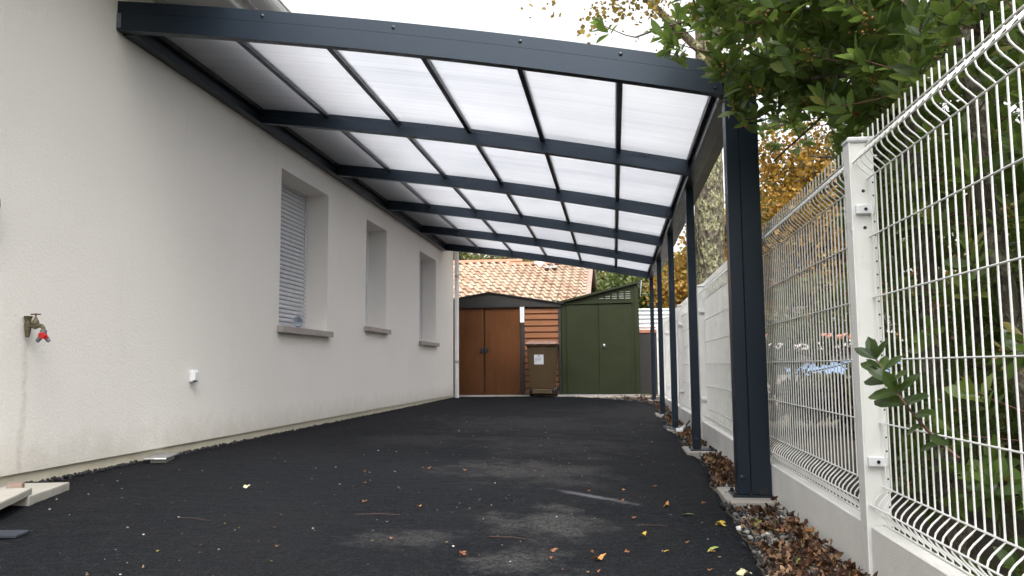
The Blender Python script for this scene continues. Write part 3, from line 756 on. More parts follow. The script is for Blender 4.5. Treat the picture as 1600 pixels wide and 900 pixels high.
# ------------------------------------------------------------------ neighbour's tiled house
N_ = thing('tiled_house', (-3, 21, 0), 'low house behind the sheds with sandy barrel tiles and a pink gable', 'house')
YR, ZR, SL = 22.0, 3.62, .335
def zr_(y): return ZR-SL*(YR-y)
YEV = 17.35
MB().prism([(YEV+.3, 0.1), (YEV+.3, zr_(YEV+.3)-.06), (YR, ZR-.06), (YR+4.4, zr_(YR-4.4)-.06), (YR+4.4, .1)], 'x', -12, -.62).build('wall', M['pink'], N_)
sheet = MB().prism([(YEV, zr_(YEV)-.03), (YR, ZR-.03), (YR+4.7, zr_(YR-4.7)-.03), (YR+4.7, zr_(YR-4.7)-.055), (YR, ZR-.055), (YEV, zr_(YEV)-.055)], 'x', -12, -.50).build('roof', M['brick'], N_)
MB().prism([(YR+.1, ZR-.02), (YR+4.7, zr_(YR-4.7)+.0), (YR+4.7, zr_(YR-4.7)-.10), (YR+.1, ZR-.12)], 'x', -.499, -.455).build('verge_trim', M['white'], N_)
# one barrel tile: hump + channel, thick front edge
TW, TL = .207, .335; ca = math.atan(SL); tv = []; npf = 9; pr = []
for q in range(npf):
    u = q/(npf-1)
    if u < .62: h = .072*math.sin(math.pi*u/.62)
    else: h = -.012*math.sin(math.pi*(u-.62)/.38)
    pr.append((u*TW*1.02, h))
tm = MB(); L = TL*1.16
for (s, lift) in ((0, .046), (L, 0)):
    for (x, h) in pr: tm.v.append((x, s*math.cos(ca)-(h+lift)*math.sin(ca), s*math.sin(ca)+(h+lift)*math.cos(ca)))
for (x, h) in pr: tm.v.append((x, -(h+.028)*math.sin(ca), (h+.028)*math.cos(ca)))
for q in range(npf-1): tm.f.append((2*npf+q, 2*npf+q+1, q+1, q))
for q in range(npf-1): tm.f.append((q, q+1, npf+q+1, npf+q))
tile0 = None; nrow = 15
dy = TL*math.cos(ca)
cols = [(-.62-TW*(c+1)) for c in range(22)]
tn = 0; extra = []
for row in range(nrow):
    y = YEV+row*dy
    for c, x in enumerate(cols):
        if y+TL > YR+.02: continue
        if x > -2.75 and y+TL > YR-.45: continue
        z = zr_(y)-.02+random.uniform(-.004, .004)
        if tn < 300:
            if tile0 is None: 
                tile0 = tm.build('roof_tile', M['tile'], N_, True); 
                for v in tile0.data.vertices: v.co += Vector(wloc(N_))
                tile0.location = Vector((x, y, z))-wloc(N_); tile0.data.update()
            else: inst(tile0, N_, 'roof_tile', Vector((x+random.uniform(-.004, .004), y+random.uniform(-.008, .008), z))-wloc(N_))
            tn += 1
        else: extra.append((x, y, z))
ex = MB()
for c in range(22, 40):
    for row in range(nrow): extra.append((-.62-TW*(c+1), YEV+row*dy, zr_(YEV+row*dy)-.02))
for (x, y, z) in extra: ex.add([(a+x, b+y, c+z) for a, b, c in tm.v], tm.f)
if extra: tag(ex.build('roof_tiles', M['tile'], N_, True), kind='stuff')
def ridge(x0, x1, yr, z):
    x = x0
    while x < x1:
        L_ = .42; m = MB()
        for s, rr in ((0, .115), (L_, .10)):
            for k in range(7): t = math.pi*k/6; m.v.append((x+s, yr-rr*math.cos(t), z+rr*.8*math.sin(t)))
        for k in range(6): m.f.append((k, k+1, 7+k+1, 7+k))
        m.f.append(tuple(range(7))); m.build('ridge_tile', M['ridge'], N_, True); x += .39
ridge(-6.0, -2.7, YR, ZR-.01); ridge(-2.80, -.6, YR-.42, ZR-.155)
# dish and vent
Dn = thing('satellite_dish', (-1.95, 21.6, 3.45), 'small white satellite dish on the ridge of the tiled roof', 'satellite dish')
MB().tube([(-1.93, 21.5, 3.3), (-1.93, 21.5, 3.62)], .018, 8).build('mast', M['steel'], Dn)
MB().lathe([(.02, .05), (.10, .035), (.16, .0), (.165, -.005), (.10, .02), (.02, .035)], (-1.93, 21.42, 3.58), 16, 'y').build('dish', M['pvc'], Dn, True)
MB().tube([(-1.93, 21.5, 3.5), (-2.2, 21.3, 3.60), (-2.45, 21.3, 3.64)], .012, 6).build('feed_arm', M['steel'], Dn)
Vn = thing('roof_vent', (-1.6, 20.9, 3.25), 'short grey vent pipe with lead flashing on the tiled roof', 'vent')
MB().tube([(-1.58, 20.95, 3.2), (-1.58, 20.95, 3.62)], .035, 10).build('pipe', M['zinc'], Vn, True)
MB().box(-1.75, -1.40, 20.7, 21.1, 3.26, 3.30, .01).rot(-ca*0, 'X', (-1.58, 20.9, 3.28)).build('flashing', M['steel'], Vn)
Cn = thing('antenna_post', (-2.72, 22.3, 3.4), 'thin pale pole behind the step of the tiled roof ridge', 'pole')
MB().tube([(-2.62, 22.4, 3.2), (-2.62, 22.4, 3.78)], .02, 8).build('pole', M['white'], Cn)

# ------------------------------------------------------------------ neighbour's garden seen through the mesh
Q_ = thing('low_outbuilding', (6, 16, 0), 'low beige outbuilding with orange tiled edge beyond the mesh fence', 'shed')
box('wall', 'sill', Q_, (2.55, 7.8, 14.6, 17.5, -.1, .98))
MB().prism([(14.3, .98), (16.4, 1.32), (17.8, .98)], 'x', 2.5, 8.0).build('roof', M['sill'], Q_)
for q in range(16): MB().tube([(2.5+q*.345, 14.45, 1.20), (2.83+q*.345, 14.45, 1.20)], .055, 8).build('ridge_tile', M['ridge'], Q_, True)
tp = MB(); n = 16
for i in range(n+1):
    for j in range(9):
        x = 2.55+2.6*i/n; y = 12.4+1.2*j/8
        hgt = .66+.13*math.sin(math.pi*i/n)*math.sin(math.pi*j/8)+.05*noise.noise((x*3, y*3, 0)); tp.v.append((x, y, hgt if 0 < j < 8 else .56))
for i in range(n):
    for j in range(8): tp.f.append((i*9+j, i*9+j+1, (i+1)*9+j+1, (i+1)*9+j))
tag(tp.build('blue_tarpaulin', M['blue'], None, True, (3.8, 13, .4)), 'blue tarpaulin over a heap behind the mesh fence', 'tarpaulin')
lg = MB()
for q in range(9):
    for l in range(2): lg.tube([(2.7+q*.28, 12.45, .08+l*.2+.0), (2.7+q*.28, 13.55, .08+l*.2)], .10, 8)
tag(lg.build('log_pile', M['barkd'], None, True, (3.8, 13, 0)), 'stack of logs under the blue tarpaulin behind the fence', 'logs')
R_ = thing('grey_house', (9, 30, 0), 'pale grey neighbouring house with a white gutter far beyond the fence', 'house')
box('wall', 'greywall', R_, (4.0, 16, 26, 33, -.1, 2.35))
box('gutter', 'gutter', R_, (3.8, 16.2, 25.6, 25.9, 2.36, 2.52), .01)
MB().prism([(25.5, 2.53), (29.5, 3.9), (33.5, 2.53)], 'x', 3.7, 16.3).build('roof', M['ridge'], R_)
for x in (6.5, 10.5):
    wf = box('window', 'pvc', R_, (x, x+1.3, 25.94, 25.999, .9, 2.1)); box('pane', 'slate', wf, (x+.08, x+1.22, 25.93, 25.9395, .98, 2.02))

# ------------------------------------------------------------------ leaves
def leaf_shape(w=.43, fold=.10, curl=.10, serr=0):
    st = [(0, .10), (.22, .62), (.5, 1.0), (.78, .72)]; V = []
    for (u, k) in st:
        z = -curl*(u-.35)**2*1.6
        V += [(-w*.5*k, u, z+fold*k*w), (0, u, z), (w*.5*k, u, z+fold*k*w)]
    V.append((0, 1.0, -curl*.65))
    F = []
    for i in range(3):
        a = i*3; F += [(a, a+1, a+4, a+3), (a+1, a+2, a+5, a+4)]
    F += [(9, 10, 12), (10, 11, 12)]
    return np.array(V), F
LV, LF = leaf_shape()
QV = np.array([(-.35, 0, 0), (.35, .1, .03), (.42, .75, -.04), (0, 1, .02), (-.4, .7, .05)]); QF = [(0, 1, 2, 3, 4)]

# ------------------------------------------------------------------ strawberry tree behind the fence
AT = thing('strawberry_tree', (1.6, 3.4, 0), 'strawberry tree with glossy green leaves and red fruit leaning over the mesh fence', 'tree')
def bez(p0, p1, p2, n):
    p0, p1, p2 = Vector(p0), Vector(p1), Vector(p2); return [p0*(1-t)**2+p1*2*t*(1-t)+p2*t*t for t in [i/n for i in range(n+1)]]
def wob(pts, a, seed):
    return [p+Vector((noise.noise((p.x*2+seed, p.y*2, p.z*2)), noise.noise((p.x*2, p.y*2+seed, p.z*2+9)), .4*noise.noise((p.x*2, p.y*2, p.z*2+seed+4))))*a*(i > 0) for i, p in enumerate(pts)]
stems = [  # base, middle, end, base radius, end radius
    ((1.26, 3.18, -.05), (1.12, 3.3, 1.1), (1.30, 3.6, 2.5), .050, .026),
    ((1.34, 2.62, -.05), (1.22, 2.7, .9), (1.02, 2.5, 2.2), .042, .022),
    ((1.9, 3.6, -.05), (1.9, 3.5, 1.4), (1.55, 4.3, 2.9), .060, .026),
    ((2.0, 3.1, -.05), (2.3, 2.8, 1.4), (2.1, 2.4, 3.1), .055, .024),
    ((2.2, 3.9, -.05), (2.5, 4.4, 1.6), (2.4, 5.0, 3.3), .055, .024)]
limbs = [
    ((2.4, 4.6, 2.2), (2.5, 5.6, 2.7), (2.2, 6.8, 3.2), .022, .007),
    ((2.4, 4.8, 2.4), (3.0, 5.4, 3.0), (3.6, 6.0, 3.4), .022, .007),
    ((1.9, 3.9, 1.5), (1.7, 5.0, 1.9), (1.5, 6.2, 2.3), .018, .006),
    ((1.25, 3.5, 2.1), (.95, 3.9, 2.55), (.16, 3.95, 2.36), .016, .005),
    ((1.22, 3.5, 1.9), (1.0, 3.9, 2.15), (.52, 3.85, 1.98), .014, .005),
    ((1.05, 2.6, 1.9), (.95, 2.9, 2.3), (.72, 3.4, 2.45), .013, .005),
    ((1.55, 4.2, 2.7), (1.1, 4.3, 2.9), (.62, 4.1, 2.72), .014, .005),
    ((1.5, 4.0, 2.4), (1.3, 4.6, 2.3), (1.0, 5.0, 1.95), .014, .005),
    ((1.3, 3.4, 1.7), (1.35, 3.9, 1.8), (1.10, 4.4, 1.62), .013, .005),
    ((1.1, 2.5, 1.6), (1.0, 2.2, 1.9), (.95, 1.8, 2.1), .014, .006),
    ((2.2, 2.7, 1.9), (1.7, 2.2, 2.3), (1.2, 2.0, 2.6), .018, .006),
    ((2.1, 2.5, 2.6), (1.6, 2.5, 3.1), (1.0, 2.9, 3.1), .016, .006),
    ((2.4, 4.8, 2.8), (1.9, 5.2, 3.2), (1.3, 5.3, 3.0), .016, .006),
    ((1.9, 3.6, 1.2), (2.4, 3.2, 1.6), (2.9, 3.2, 2.2), .018, .006),
    ((1.26, 3.2, .6), (1.2, 2.9, .9), (1.05, 2.5, 1.0), .010, .004),
    ((1.3, 2.6, .5), (1.3, 2.2, .8), (1.15, 1.8, .9), .010, .004),
    ((1.9, 3.55, .8), (1.6, 3.0, .9), (1.35, 2.3, .6), .014, .005),
    ((1.25, 3.25, 1.0), (1.35, 3.6, 1.2), (1.25, 3.9, 1.15), .010, .004)]
nodes = []; nrad = []
bm_ = None
for si, (a, b, c, ra, rb) in enumerate(stems):
    pts = wob(bez(a, b, c, 14), .05, si*3.1); rad = [ra+(rb-ra)*i/14 for i in range(15)]
    MB().tube(pts, rad, 9).build('trunk', M['bark'], AT, True); nodes += pts[4:]; nrad += rad[4:]
for si, (a, b, c, ra, rb) in enumerate(limbs):
    pts = wob(bez(a, b, c, 12), .06, si*2.7+30); rad = [ra+(rb-ra)*i/12 for i in range(13)]
    MB().tube(pts, rad, 7).build('branch', M['bark'], AT, True); nodes += pts; nrad += rad
# twig tips
tips = []
def dens(p): return noise.noise((p[0]*1.5+3, p[1]*1.5, p[2]*1.5))+.5*noise.noise((p[0]*3.6, p[1]*3.6+7, p[2]*3.6))
rr_ = random.Random(11)
while len(tips) < 2500:          # main crown
    p = (rr_.uniform(.15, 3.3), rr_.uniform(1.2, 5.9), rr_.uniform(1.25, 4.0))
    e = ((p[0]-1.85)/1.5)**2+((p[1]-3.4)/2.3)**2+((p[2]-2.6)/1.42)**2
    if e > 1.05+.35*dens(p): continue
    if p[0] < .95 and p[2] < 1.62: continue
    if p[0] < .86+.1*dens(p) and p[1] > 4.25: continue
    if dens(p) < -.12+.30*max(0, (1.25-p[0])): continue
    # open view between the crown and the fence top, seen past the front post
    if p[2] < 1.9 and p[0]/p[1] < .285+.05*dens((p[2], p[1], p[0])): continue
    if p[0] < .45 and rr_.random() < .35: continue
    tips.append(p)
n0 = len(tips)
while len(tips) < n0+330:        # outer sprays above the fence beyond the front post
    p = (rr_.uniform(.92, 1.9), rr_.uniform(3.6, 5.8), rr_.uniform(1.62, 2.7))
    if dens(p) < .02 or p[0]/p[1] > .36 or p[0]/p[1] < .19: continue
    tips.append(p)
n0 = len(tips)
while len(tips) < n0+470:        # sprays hanging over the corner of the carport
    p = (rr_.uniform(.22, 1.35), rr_.uniform(2.7, 4.22), rr_.uniform(1.75, 2.95))
    el = (p[2]-.72)/p[1]; az = p[0]/p[1]
    if el < (.342 if az < .215 else .325)+.05*dens(p) or dens((p[1], p[2], p[0])) < -.02+.9*max(0, .17-az)/.17*.5: continue
    if az < .15 and rr_.random() < .3: continue
    tips.append(p)
n0 = len(tips)
while len(tips) < n0+1500:       # far half of the crown
    p = (rr_.uniform(.95, 4.2), rr_.uniform(4.6, 7.6), rr_.uniform(1.45, 4.3))
    e = ((p[0]-2.5)/1.75)**2+((p[1]-6.0)/1.7)**2+((p[2]-2.9)/1.5)**2
    if e > 1.1+.3*dens(p) or dens(p) < .0: continue
    tips.append(p)
n1 = len(tips)
while len(tips) < n1+1500:         # lower skirt behind the mesh
    p = (rr_.uniform(.95, 2.9), rr_.uniform(.9, 4.4), rr_.uniform(.08, 1.5))
    if p[0]/p[1] < .315+.04*dens(p): continue
    if dens(p) < -.25: continue
    tips.append(p)
for (a, b, c, ra, rb) in limbs[3:10]:   # leafy ends along the overhanging arms
    for q in range(22):
        t = .35+.65*q/21; P = bez(a, b, c, 20)[int(t*20)]; tips.append(tuple(P+Vector((rr_.gauss(0, .10), rr_.gauss(0, .10), rr_.gauss(0, .09)))))
tips = [t for t in tips if not (t[1] > 4.28 and t[0] < .90) and not (t[2] > 1.4 and t[0]/t[1] < .275 and (t[2]-.72)/t[1] < .285+.10*dens((t[1], t[0], t[2]))*1.0)]   # open side of the crown, above the fence
ND = np.array([n[:] for n in nodes]); TP = np.array(tips)
d0 = np.min(np.linalg.norm(TP[:, None]-ND[None], axis=2), axis=1); order = np.argsort(d0)
buf = np.zeros((len(ND)+3*len(TP), 3)); buf[:len(ND)] = ND; cnt = len(ND)
tw = MB(); CP = []; CD = []
for i in order:
    p = TP[i]; dd = np.linalg.norm(buf[:cnt]-p, axis=1); j = int(np.argmin(dd+.12*(buf[:cnt, 2] > p[2]))); q = buf[j]
    L_ = np.linalg.norm(p-q)
    if L_ < .03: continue
    mid = (p+q)/2+np.array([rr_.gauss(0, .06*L_), rr_.gauss(0, .06*L_), -.10*L_])
    rb = min(.0065, .0026+.006*L_)
    tw.tube([q, q*.4+mid*.6, mid*.4+p*.6, p], [rb, rb*.8, rb*.6, .0020], 4, False)
    buf[cnt] = mid; buf[cnt+1] = p; cnt += 2
    dirn = (p-mid); dirn /= max(1e-6, np.linalg.norm(dirn)); dirn = dirn+np.array([0, 0, .55]); dirn /= np.linalg.norm(dirn)
    CP.append(p); CD.append(dirn)
tag(tw.build('twigs', M['twig'], AT, True), kind='stuff')
CP = np.array(CP); CD = np.array(CD); nc = len(CP); r = np.random.default_rng(21)
PER = 10; P = np.repeat(CP, PER, 0); D = np.repeat(CD, PER, 0); N = len(P)
k = np.tile(np.arange(PER), nc); ang = k*2.4+np.repeat(r.uniform(0, 6.28, nc), PER)+r.normal(0, .25, N)
ref = np.where(np.abs(D[:, 2:3]) < .9, np.array([[0, 0, 1.]]), np.array([[1., 0, 0]]))
U = np.cross(D, ref); U /= np.linalg.norm(U, axis=1, keepdims=True); Vv = np.cross(D, U)
out = U*np.cos(ang)[:, None]+Vv*np.sin(ang)[:, None]
spread = .35+.75*(1-k/(PER-1))+r.normal(0, .15, N)
LD = D*np.cos(spread)[:, None]+out*np.sin(spread)[:, None]; LD += np.array([0, 0, -.16])*r.random((N, 1))
P = P-D*(.075*(1-k/(PER-1)))[:, None]
NM = D*.9-out*.35+r.normal(0, .25, (N, 3)); R = frames(LD, NM)
sl_ = r.uniform(.060, .100, N)*np.where(k > 7, .75, 1); S = np.stack([sl_*r.uniform(.85, 1.15, N), sl_, sl_], 1)
rnd = np.clip(.42+.2*r.standard_normal(N)+.18*(k > 7)+np.repeat(.12*r.standard_normal(nc), PER), 0, 1)
# the largest-showing 300 are separate leaves
rel = P-np.array(CAM); dist = np.linalg.norm(rel, axis=1); dep = rel@np.array(fw); px = 800+FPX*(rel@np.array(r2))/dep; py = 450-FPX*(rel@np.array(u2))/dep
vis = (dep > .3) & (px > 1000) & (px < 1600) & (py > 0) & (py < 520)
score = np.where(vis, dist, 99); near = np.argsort(score)[:300]
mask = np.ones(N, bool); mask[near] = False
Vall = place(LV, R, S, P)
# keep leaves clear of the wires and of the front rafter
bad = ((np.abs(Vall[..., 0]-.845) < .055) & (Vall[..., 2] < 1.53)).any(1) | ((Vall[..., 1] > 4.40) & (Vall[..., 0] < .84)).any(1)
mask &= ~bad
crown = bulk('crown', Vall[mask], LF, len(LV), rnd[mask], M['leaf'], AT); tag(crown, kind='stuff')
lm = bpy.data.meshes.new('leaf'); lm.from_pydata([tuple(v) for v in LV], [], LF); lm.materials.append(M['leafo'])
for i in near:
    if bad[i]: continue
    o = bpy.data.objects.new('leaf', lm); COL.objects.link(o); o.parent = AT
    mt = Matrix([[R[i][a][b]*S[i][b] for b in range(3)]+[P[i][a]-wloc(AT)[a]] for a in range(3)]+[[0, 0, 0, 1]]); o.matrix_basis = mt
# flower and fruit clusters
ci = r.choice(nc, 1500, replace=False); FPn = 16; n = len(ci)*FPn
fp = np.repeat(CP[ci], FPn, 0)+r.normal(0, .016, (n, 3))+np.array([0, 0, -.035])*r.random((n, 1))
keep = ~((np.abs(fp[:, 0]-.845) < .06) & (fp[:, 2] < 1.53))
fp = fp[keep]; n = len(fp); OV = np.array([(0, 0, 1), (1, 0, 0), (0, 1, 0), (-1, 0, 0), (0, -1, 0), (0, 0, -1.2)])*.0062
OF = [(0, 1, 2), (0, 2, 3), (0, 3, 4), (0, 4, 1), (5, 2, 1), (5, 3, 2), (5, 4, 3), (5, 1, 4)]
tag(bulk('flowers', OV[None]*r.uniform(.7, 1.3, (n, 1, 1))+fp[:, None], OF, 6, r.random(n), M['flower'], AT), kind='stuff')
fr0 = None
for q, i in enumerate(r.choice(nc, 46, replace=False)):
    p = Vector(CP[i])+Vector((0, 0, -.035))
    if abs(p.x-.845) < .07 and p.z < 1.55: continue
    if fr0 is None:
        fr0 = MB().lathe([(.002, .012), (.008, .0095), (.0125, .003), (.0125, -.003), (.008, -.0095), (.002, -.012)], (0, 0, 0), 10).build('fruit', M['red'], None, True); fr0.parent = AT; fr0.location = p-wloc(AT)
    else: inst(fr0, AT, 'fruit', p-wloc(AT))
# sprig poking through the mesh
SG = thing('leafy_sprig', (.80, 2.33, .48), 'leafy green sprig poking through the mesh beside the near fence post', 'sprig')
sp_ = bez((.90, 2.30, .47), (.80, 2.34, .56), (.765, 2.50, .735), 10)
MB().tube(sp_, [.006-.004*i/10 for i in range(11)], 6).build('stem', M['twig'], SG, True)
lm2 = lm.copy(); lm2.materials.clear(); lm2.materials.append(M['leafs'])
for (t, dx, dy_, dz, L_) in [(1, -.2, .35, 1, .062), (1, -.7, .5, .5, .06), (1, .4, -.3, .9, .055), (.96, -.6, .9, .35, .07), (.93, .5, -.7, .6, .065), (.86, -.5, .9, .05, .085), (.8, .2, -.9, .35, .075), (.74, -.6, .8, -.1, .085), (.68, .3, -.9, .3, .08), (.6, -.45, .95, .08, .105), (.5, .2, -.9, .1, .07), (.42, -.3, .6, -.35, .06), (.95, -.8, -.2, .6, .05), (.3, .1, -.8, -.2, .07), (.2, -.4, .5, -.25, .055), (1, -.1, -.1, 1, .05), (.9, .7, .2, .5, .06), (.88, -.7, .3, .6, .065), (.78, .6, -.4, .7, .07), (.7, -.5, -.2, .8, .065), (.66, .5, .6, .3, .07), (.97, .3, .6, .7, .055)]:
    p = sp_[int(t*10)]; d = Vector((dx, dy_, dz)).normalized()
    Rm = frames(np.array([d[:]]), np.array([[-.55, -.45, .75]]))[0]
    o = bpy.data.objects.new('leaf', lm2); COL.objects.link(o); o.parent = SG
    o.matrix_basis = Matrix([[Rm[a][b]*L_*1.2*(1.1 if b == 0 else 1) for b in range(3)]+[p[a]-wloc(SG)[a]] for a in range(3)]+[[0, 0, 0, 1]])

# ------------------------------------------------------------------ other trees
def tree(name, label, base, trunk_h, r0, blobs, n, size, mat, bark, seed, group=None, lean=(0, 0)):
    T = thing(name, base, label, 'tree', group); r = np.random.default_rng(seed); B = Vector(base)
    top = B+Vector((lean[0], lean[1], trunk_h))
    tr_ = wob(bez(B-Vector((0, 0, .1)), (B+top)/2, top, 12), r0*1.2, seed)
    MB().tube(tr_, [r0*(1.25 if i == 0 else 1-.5*i/12) for i in range(13)], 12).build('trunk', bark, T, True)
    br = MB()
    for (cx, cy, cz, rx, ry, rz) in blobs:
        for q in range(3):
            s = tr_[int(5+r.integers(0, 7))]; e = B+Vector((cx+r.normal(0, rx*.35), cy+r.normal(0, ry*.35), cz+r.normal(0, rz*.3)))
            br.tube(bez(s, (s+e)/2+Vector((0, 0, -.15*abs(e.z-s.z))), e, 6), [r0*.32*(1-.8*i/6) for i in range(7)], 5, False)
    br.build('branches', bark, T, True)
    w = np.array([b[3]*b[4]*b[5] for b in blobs])**.67; w /= w.sum(); bi = r.choice(len(blobs), n, p=w); bl = np.array(blobs)[bi]
    # clumps inside each lobe so that light and dark masses and gaps appear
    ncl = max(30, n//70); cb = r.choice(len(blobs), ncl, p=w); cd_ = r.standard_normal((ncl, 3)); cd_ /= np.linalg.norm(cd_, axis=1, keepdims=True)
    ba = np.array(blobs)[cb]; cc = ba[:, :3]+cd_*ba[:, 3:]*(r.random((ncl, 1))**.45)
    ci_ = r.integers(0, ncl, n); cr = ba[ci_, 3:].min(1)*.17
    P = cc[ci_]+r.standard_normal((n, 3))*cr[:, None]*np.array([1.2, 1.2, .7])
    P = P+np.array(base)
    D = r.standard_normal((n, 3)); R = frames(D, r.standard_normal((n, 3))); s = size*r.uniform(.6, 1.3, n)
    tint = .5+.16*r.standard_normal(n)+.20*r.standard_normal(ncl)[ci_]
    tag(bulk('crown', place(QV, R, np.stack([s]*3, 1), P), QF, 5, np.clip(tint, 0, 1), mat, T), kind='stuff')
    return T
# big lichened trunk just behind the fence
BT = thing('lichened_oak', (1.15, 9.6, 0), 'thick old trunk covered in pale lichen right behind the white fence', 'tree')
pt = wob([Vector((1.20, 9.6, -.1)), Vector((1.17, 9.6, .6)), Vector((1.13, 9.6, 1.3)), Vector((1.13, 9.6, 2.0)), Vector((1.15, 9.6, 2.7)), Vector((1.18, 9.6, 3.4)), Vector((1.20, 9.62, 4.2)), Vector((1.22, 9.65, 5.0)), Vector((1.2, 9.7, 6.0)), Vector((1.1, 9.7, 7.5))], .03, 3)
m = MB(); rad = [.24, .195, .175, .168, .172, .155, .15, .14, .12, .07]
pp, rd = [], []
for i in range(len(pt)-1):
    for q in range(6): t = q/6; pp.append(pt[i].lerp(pt[i+1], t)); rd.append((rad[i]*(1-t)+rad[i+1]*t)*(1+.08*noise.noise((i+t, 2, 2))))
m.tube(pp, rd, 22)
m.v = [tuple(Vector(v)+Vector((noise.noise(Vector(v)*9), noise.noise(Vector(v)*9+Vector((5, 0, 0))), 0))*.016) for v in m.v]
m.build('trunk', M['barkl'], BT, True)
for (a, b, c, ra) in [((1.30, 9.45, -.1), (1.38, 9.4, 1.1), (1.16, 9.55, 2.2), .085), ((1.2, 9.6, 3.6), (1.5, 9.6, 4.1), (2.2, 9.4, 4.7), .07), ((1.2, 9.6, 4.4), (.7, 9.5, 4.9), (-.1, 9.2, 5.6), .06), ((1.2, 9.6, 5.2), (1.7, 10, 6), (2.4, 10.4, 6.8), .05)]:
    MB().tube(wob(bez(a, b, c, 10), .05, ra*90), [ra*(1-.55*i/10) for i in range(11)], 9).build('limb', M['barkl'], BT, True)
r = np.random.default_rng(77); n = 5200
bl = np.array([(.3, 9.3, 5.3, .8, .8, .5), (1.9, 9.6, 5.2, .8, .8, .5), (2.4, 10.2, 6.7, 1.1, 1.0, .7), (.9, 9.8, 7.6, 1.3, 1.2, .8), (-.2, 9.4, 6.4, .7, .8, .6)])
ncl = 150; cb = r.integers(0, len(bl), ncl); cc = bl[cb, :3]+r.standard_normal((ncl, 3))*bl[cb, 3:]*.55; ci_ = r.integers(0, ncl, n)
P = cc[ci_]+r.standard_normal((n, 3))*.13; s = r.uniform(.03, .075, n)
tag(bulk('crown', place(QV, frames(r.standard_normal((n, 3)), r.standard_normal((n, 3))), np.stack([s]*3, 1), P), QF, 5, r.random(n), M['ochre'], BT), kind='stuff')

tree('autumn_oak', 'orange autumn oak standing to the right behind the front carport post', (4.3, 17.5, 0), 4.5, .20,
     [(-.6, 0, 3.2, 1.3, 1.3, 1.2), (.9, .3, 3.9, 1.5, 1.4, 1.2), (0, .5, 5.0, 1.3, 1.3, 1.0), (-.9, .4, 1.9, 1.1, 1.2, .8), (1.5, 0, 2.5, 1.4, 1.2, .9)], 26000, .085, M['autumn'], M['barkd'], 5, 'trees beyond the fence')
tree('autumn_oak', 'golden oak seen between the thin carport posts', (2.55, 19.5, 0), 3.6, .16,
     [(-.5, 0, 2.7, 1.0, 1.0, 1.0), (.4, .3, 3.6, 1.1, 1.1, 1.0), (-.7, .2, 1.7, .8, 1.0, .7), (.5, 0, 2.0, .9, .9, .7)], 17000, .085, M['autumn'], M['barkd'], 6, 'trees beyond the fence')
tree('ochre_tree', 'ochre brown tree half hidden behind the lichened trunk', (3.6, 24, 0), 4.5, .2,
     [(-.6, 0, 3.3, 1.6, 1.3, 1.4), (.8, .3, 4.6, 1.5, 1.4, 1.3), (-.2, 0, 1.9, 1.6, 1.2, .9)], 15000, .11, M['ochre'], M['barkd'], 7, 'trees beyond the fence')
tree('green_tree', 'dark green bushy tree directly behind the green shed', (.9, 24, 0), 3.0, .18,
     [(-.5, 0, 2.2, 1.1, 1.1, 1.1), (.7, 0, 2.0, 1.3, 1.1, 1.0), (.1, .3, 3.0, 1.2, 1.2, .8), (-.2, -.2, 1.2, 1.4, 1.0, .6)], 22000, .10, M['green1'], M['barkd'], 8, 'trees beyond the sheds')
tree('green_tree', 'mixed green tree behind the gable of the tiled house', (-.1, 30, 0), 3.2, .18,
     [(-.5, 0, 2.7, 1.6, 1.2, 1.2), (1.0, 0, 2.9, 1.6, 1.2, 1.3), (0, .3, 3.5, 1.3, 1.2, .8)], 16000, .12, M['green2'], M['barkd'], 9, 'trees beyond the sheds')
tree('green_tree', 'olive tree crown showing above the left ridge of the tiled house', (-7.0, 34, 0), 5.0, .22,
     [(-1.2, 0, 4.6, 1.8, 1.4, 1.3), (1.0, 0, 4.9, 1.9, 1.5, 1.2), (2.6, 0, 4.5, 1.5, 1.3, 1.0), (0, .3, 3.4, 2.4, 1.4, 1.2)], 20000, .13, M['green2'], M['barkd'], 10, 'trees beyond the sheds')
tree('green_tree', 'dark green tree crown showing above the middle of the tiled roof', (-3.3, 36, 0), 5.0, .22,
     [(-1.2, 0, 4.4, 1.8, 1.4, 1.3), (1.0, 0, 4.9, 1.9, 1.5, 1.2), (0, .3, 3.4, 2.4, 1.4, 1.2)], 17000, .13, M['green1'], M['barkd'], 11, 'trees beyond the sheds')
tree('autumn_oak', 'tall yellow oak at the far right beyond the strawberry tree', (8.2, 15, 0), 5.0, .2,
     [(-.8, 0, 3.6, 1.5, 1.4, 1.3), (.9, .3, 4.4, 1.6, 1.5, 1.3), (-.4, 0, 2.1, 1.6, 1.3, .9), (1.8, 0, 2.6, 1.5, 1.3, 1.1)], 16000, .09, M['ochre'], M['barkd'], 12, 'trees beyond the fence')
tree('evergreen_shrub', 'dark evergreen shrub behind the mesh to the right of the tarpaulin', (3.6, 8.0, 0), 1.6, .06,
     [(0, 0, 1.0, .8, .9, .8), (.6, .5, 1.5, .8, .9, .8), (1.2, .2, .8, .9, .9, .8), (1.8, .4, 1.7, .9, .9, .9)], 20000, .055, M['green1'], M['barkd'], 13, 'shrubs behind the mesh')
tree('evergreen_shrub', 'tall dark evergreen shrub at the right edge behind the mesh', (4.4, 6.0, 0), 2.2, .07,
     [(0, 0, 1.2, .9, .9, 1.0), (.3, .5, 2.3, .9, .9, .9), (1.2, -.2, 1.0, 1.0, .9, .9), (-.5, -.3, .6, .7, .7, .5)], 20000, .055, M['green1'], M['barkd'], 14, 'shrubs behind the mesh')
tree('evergreen_shrub', 'low leafy shrub behind the foot of the near mesh panels', (2.1, 5.4, 0), .7, .03,
     [(0, 0, .35, .55, .8, .35), (.6, -.4, .5, .6, .7, .45), (-.3, -.6, .25, .4, .6, .25)], 9000, .045, M['green2'], M['barkd'], 15, 'shrubs behind the mesh')
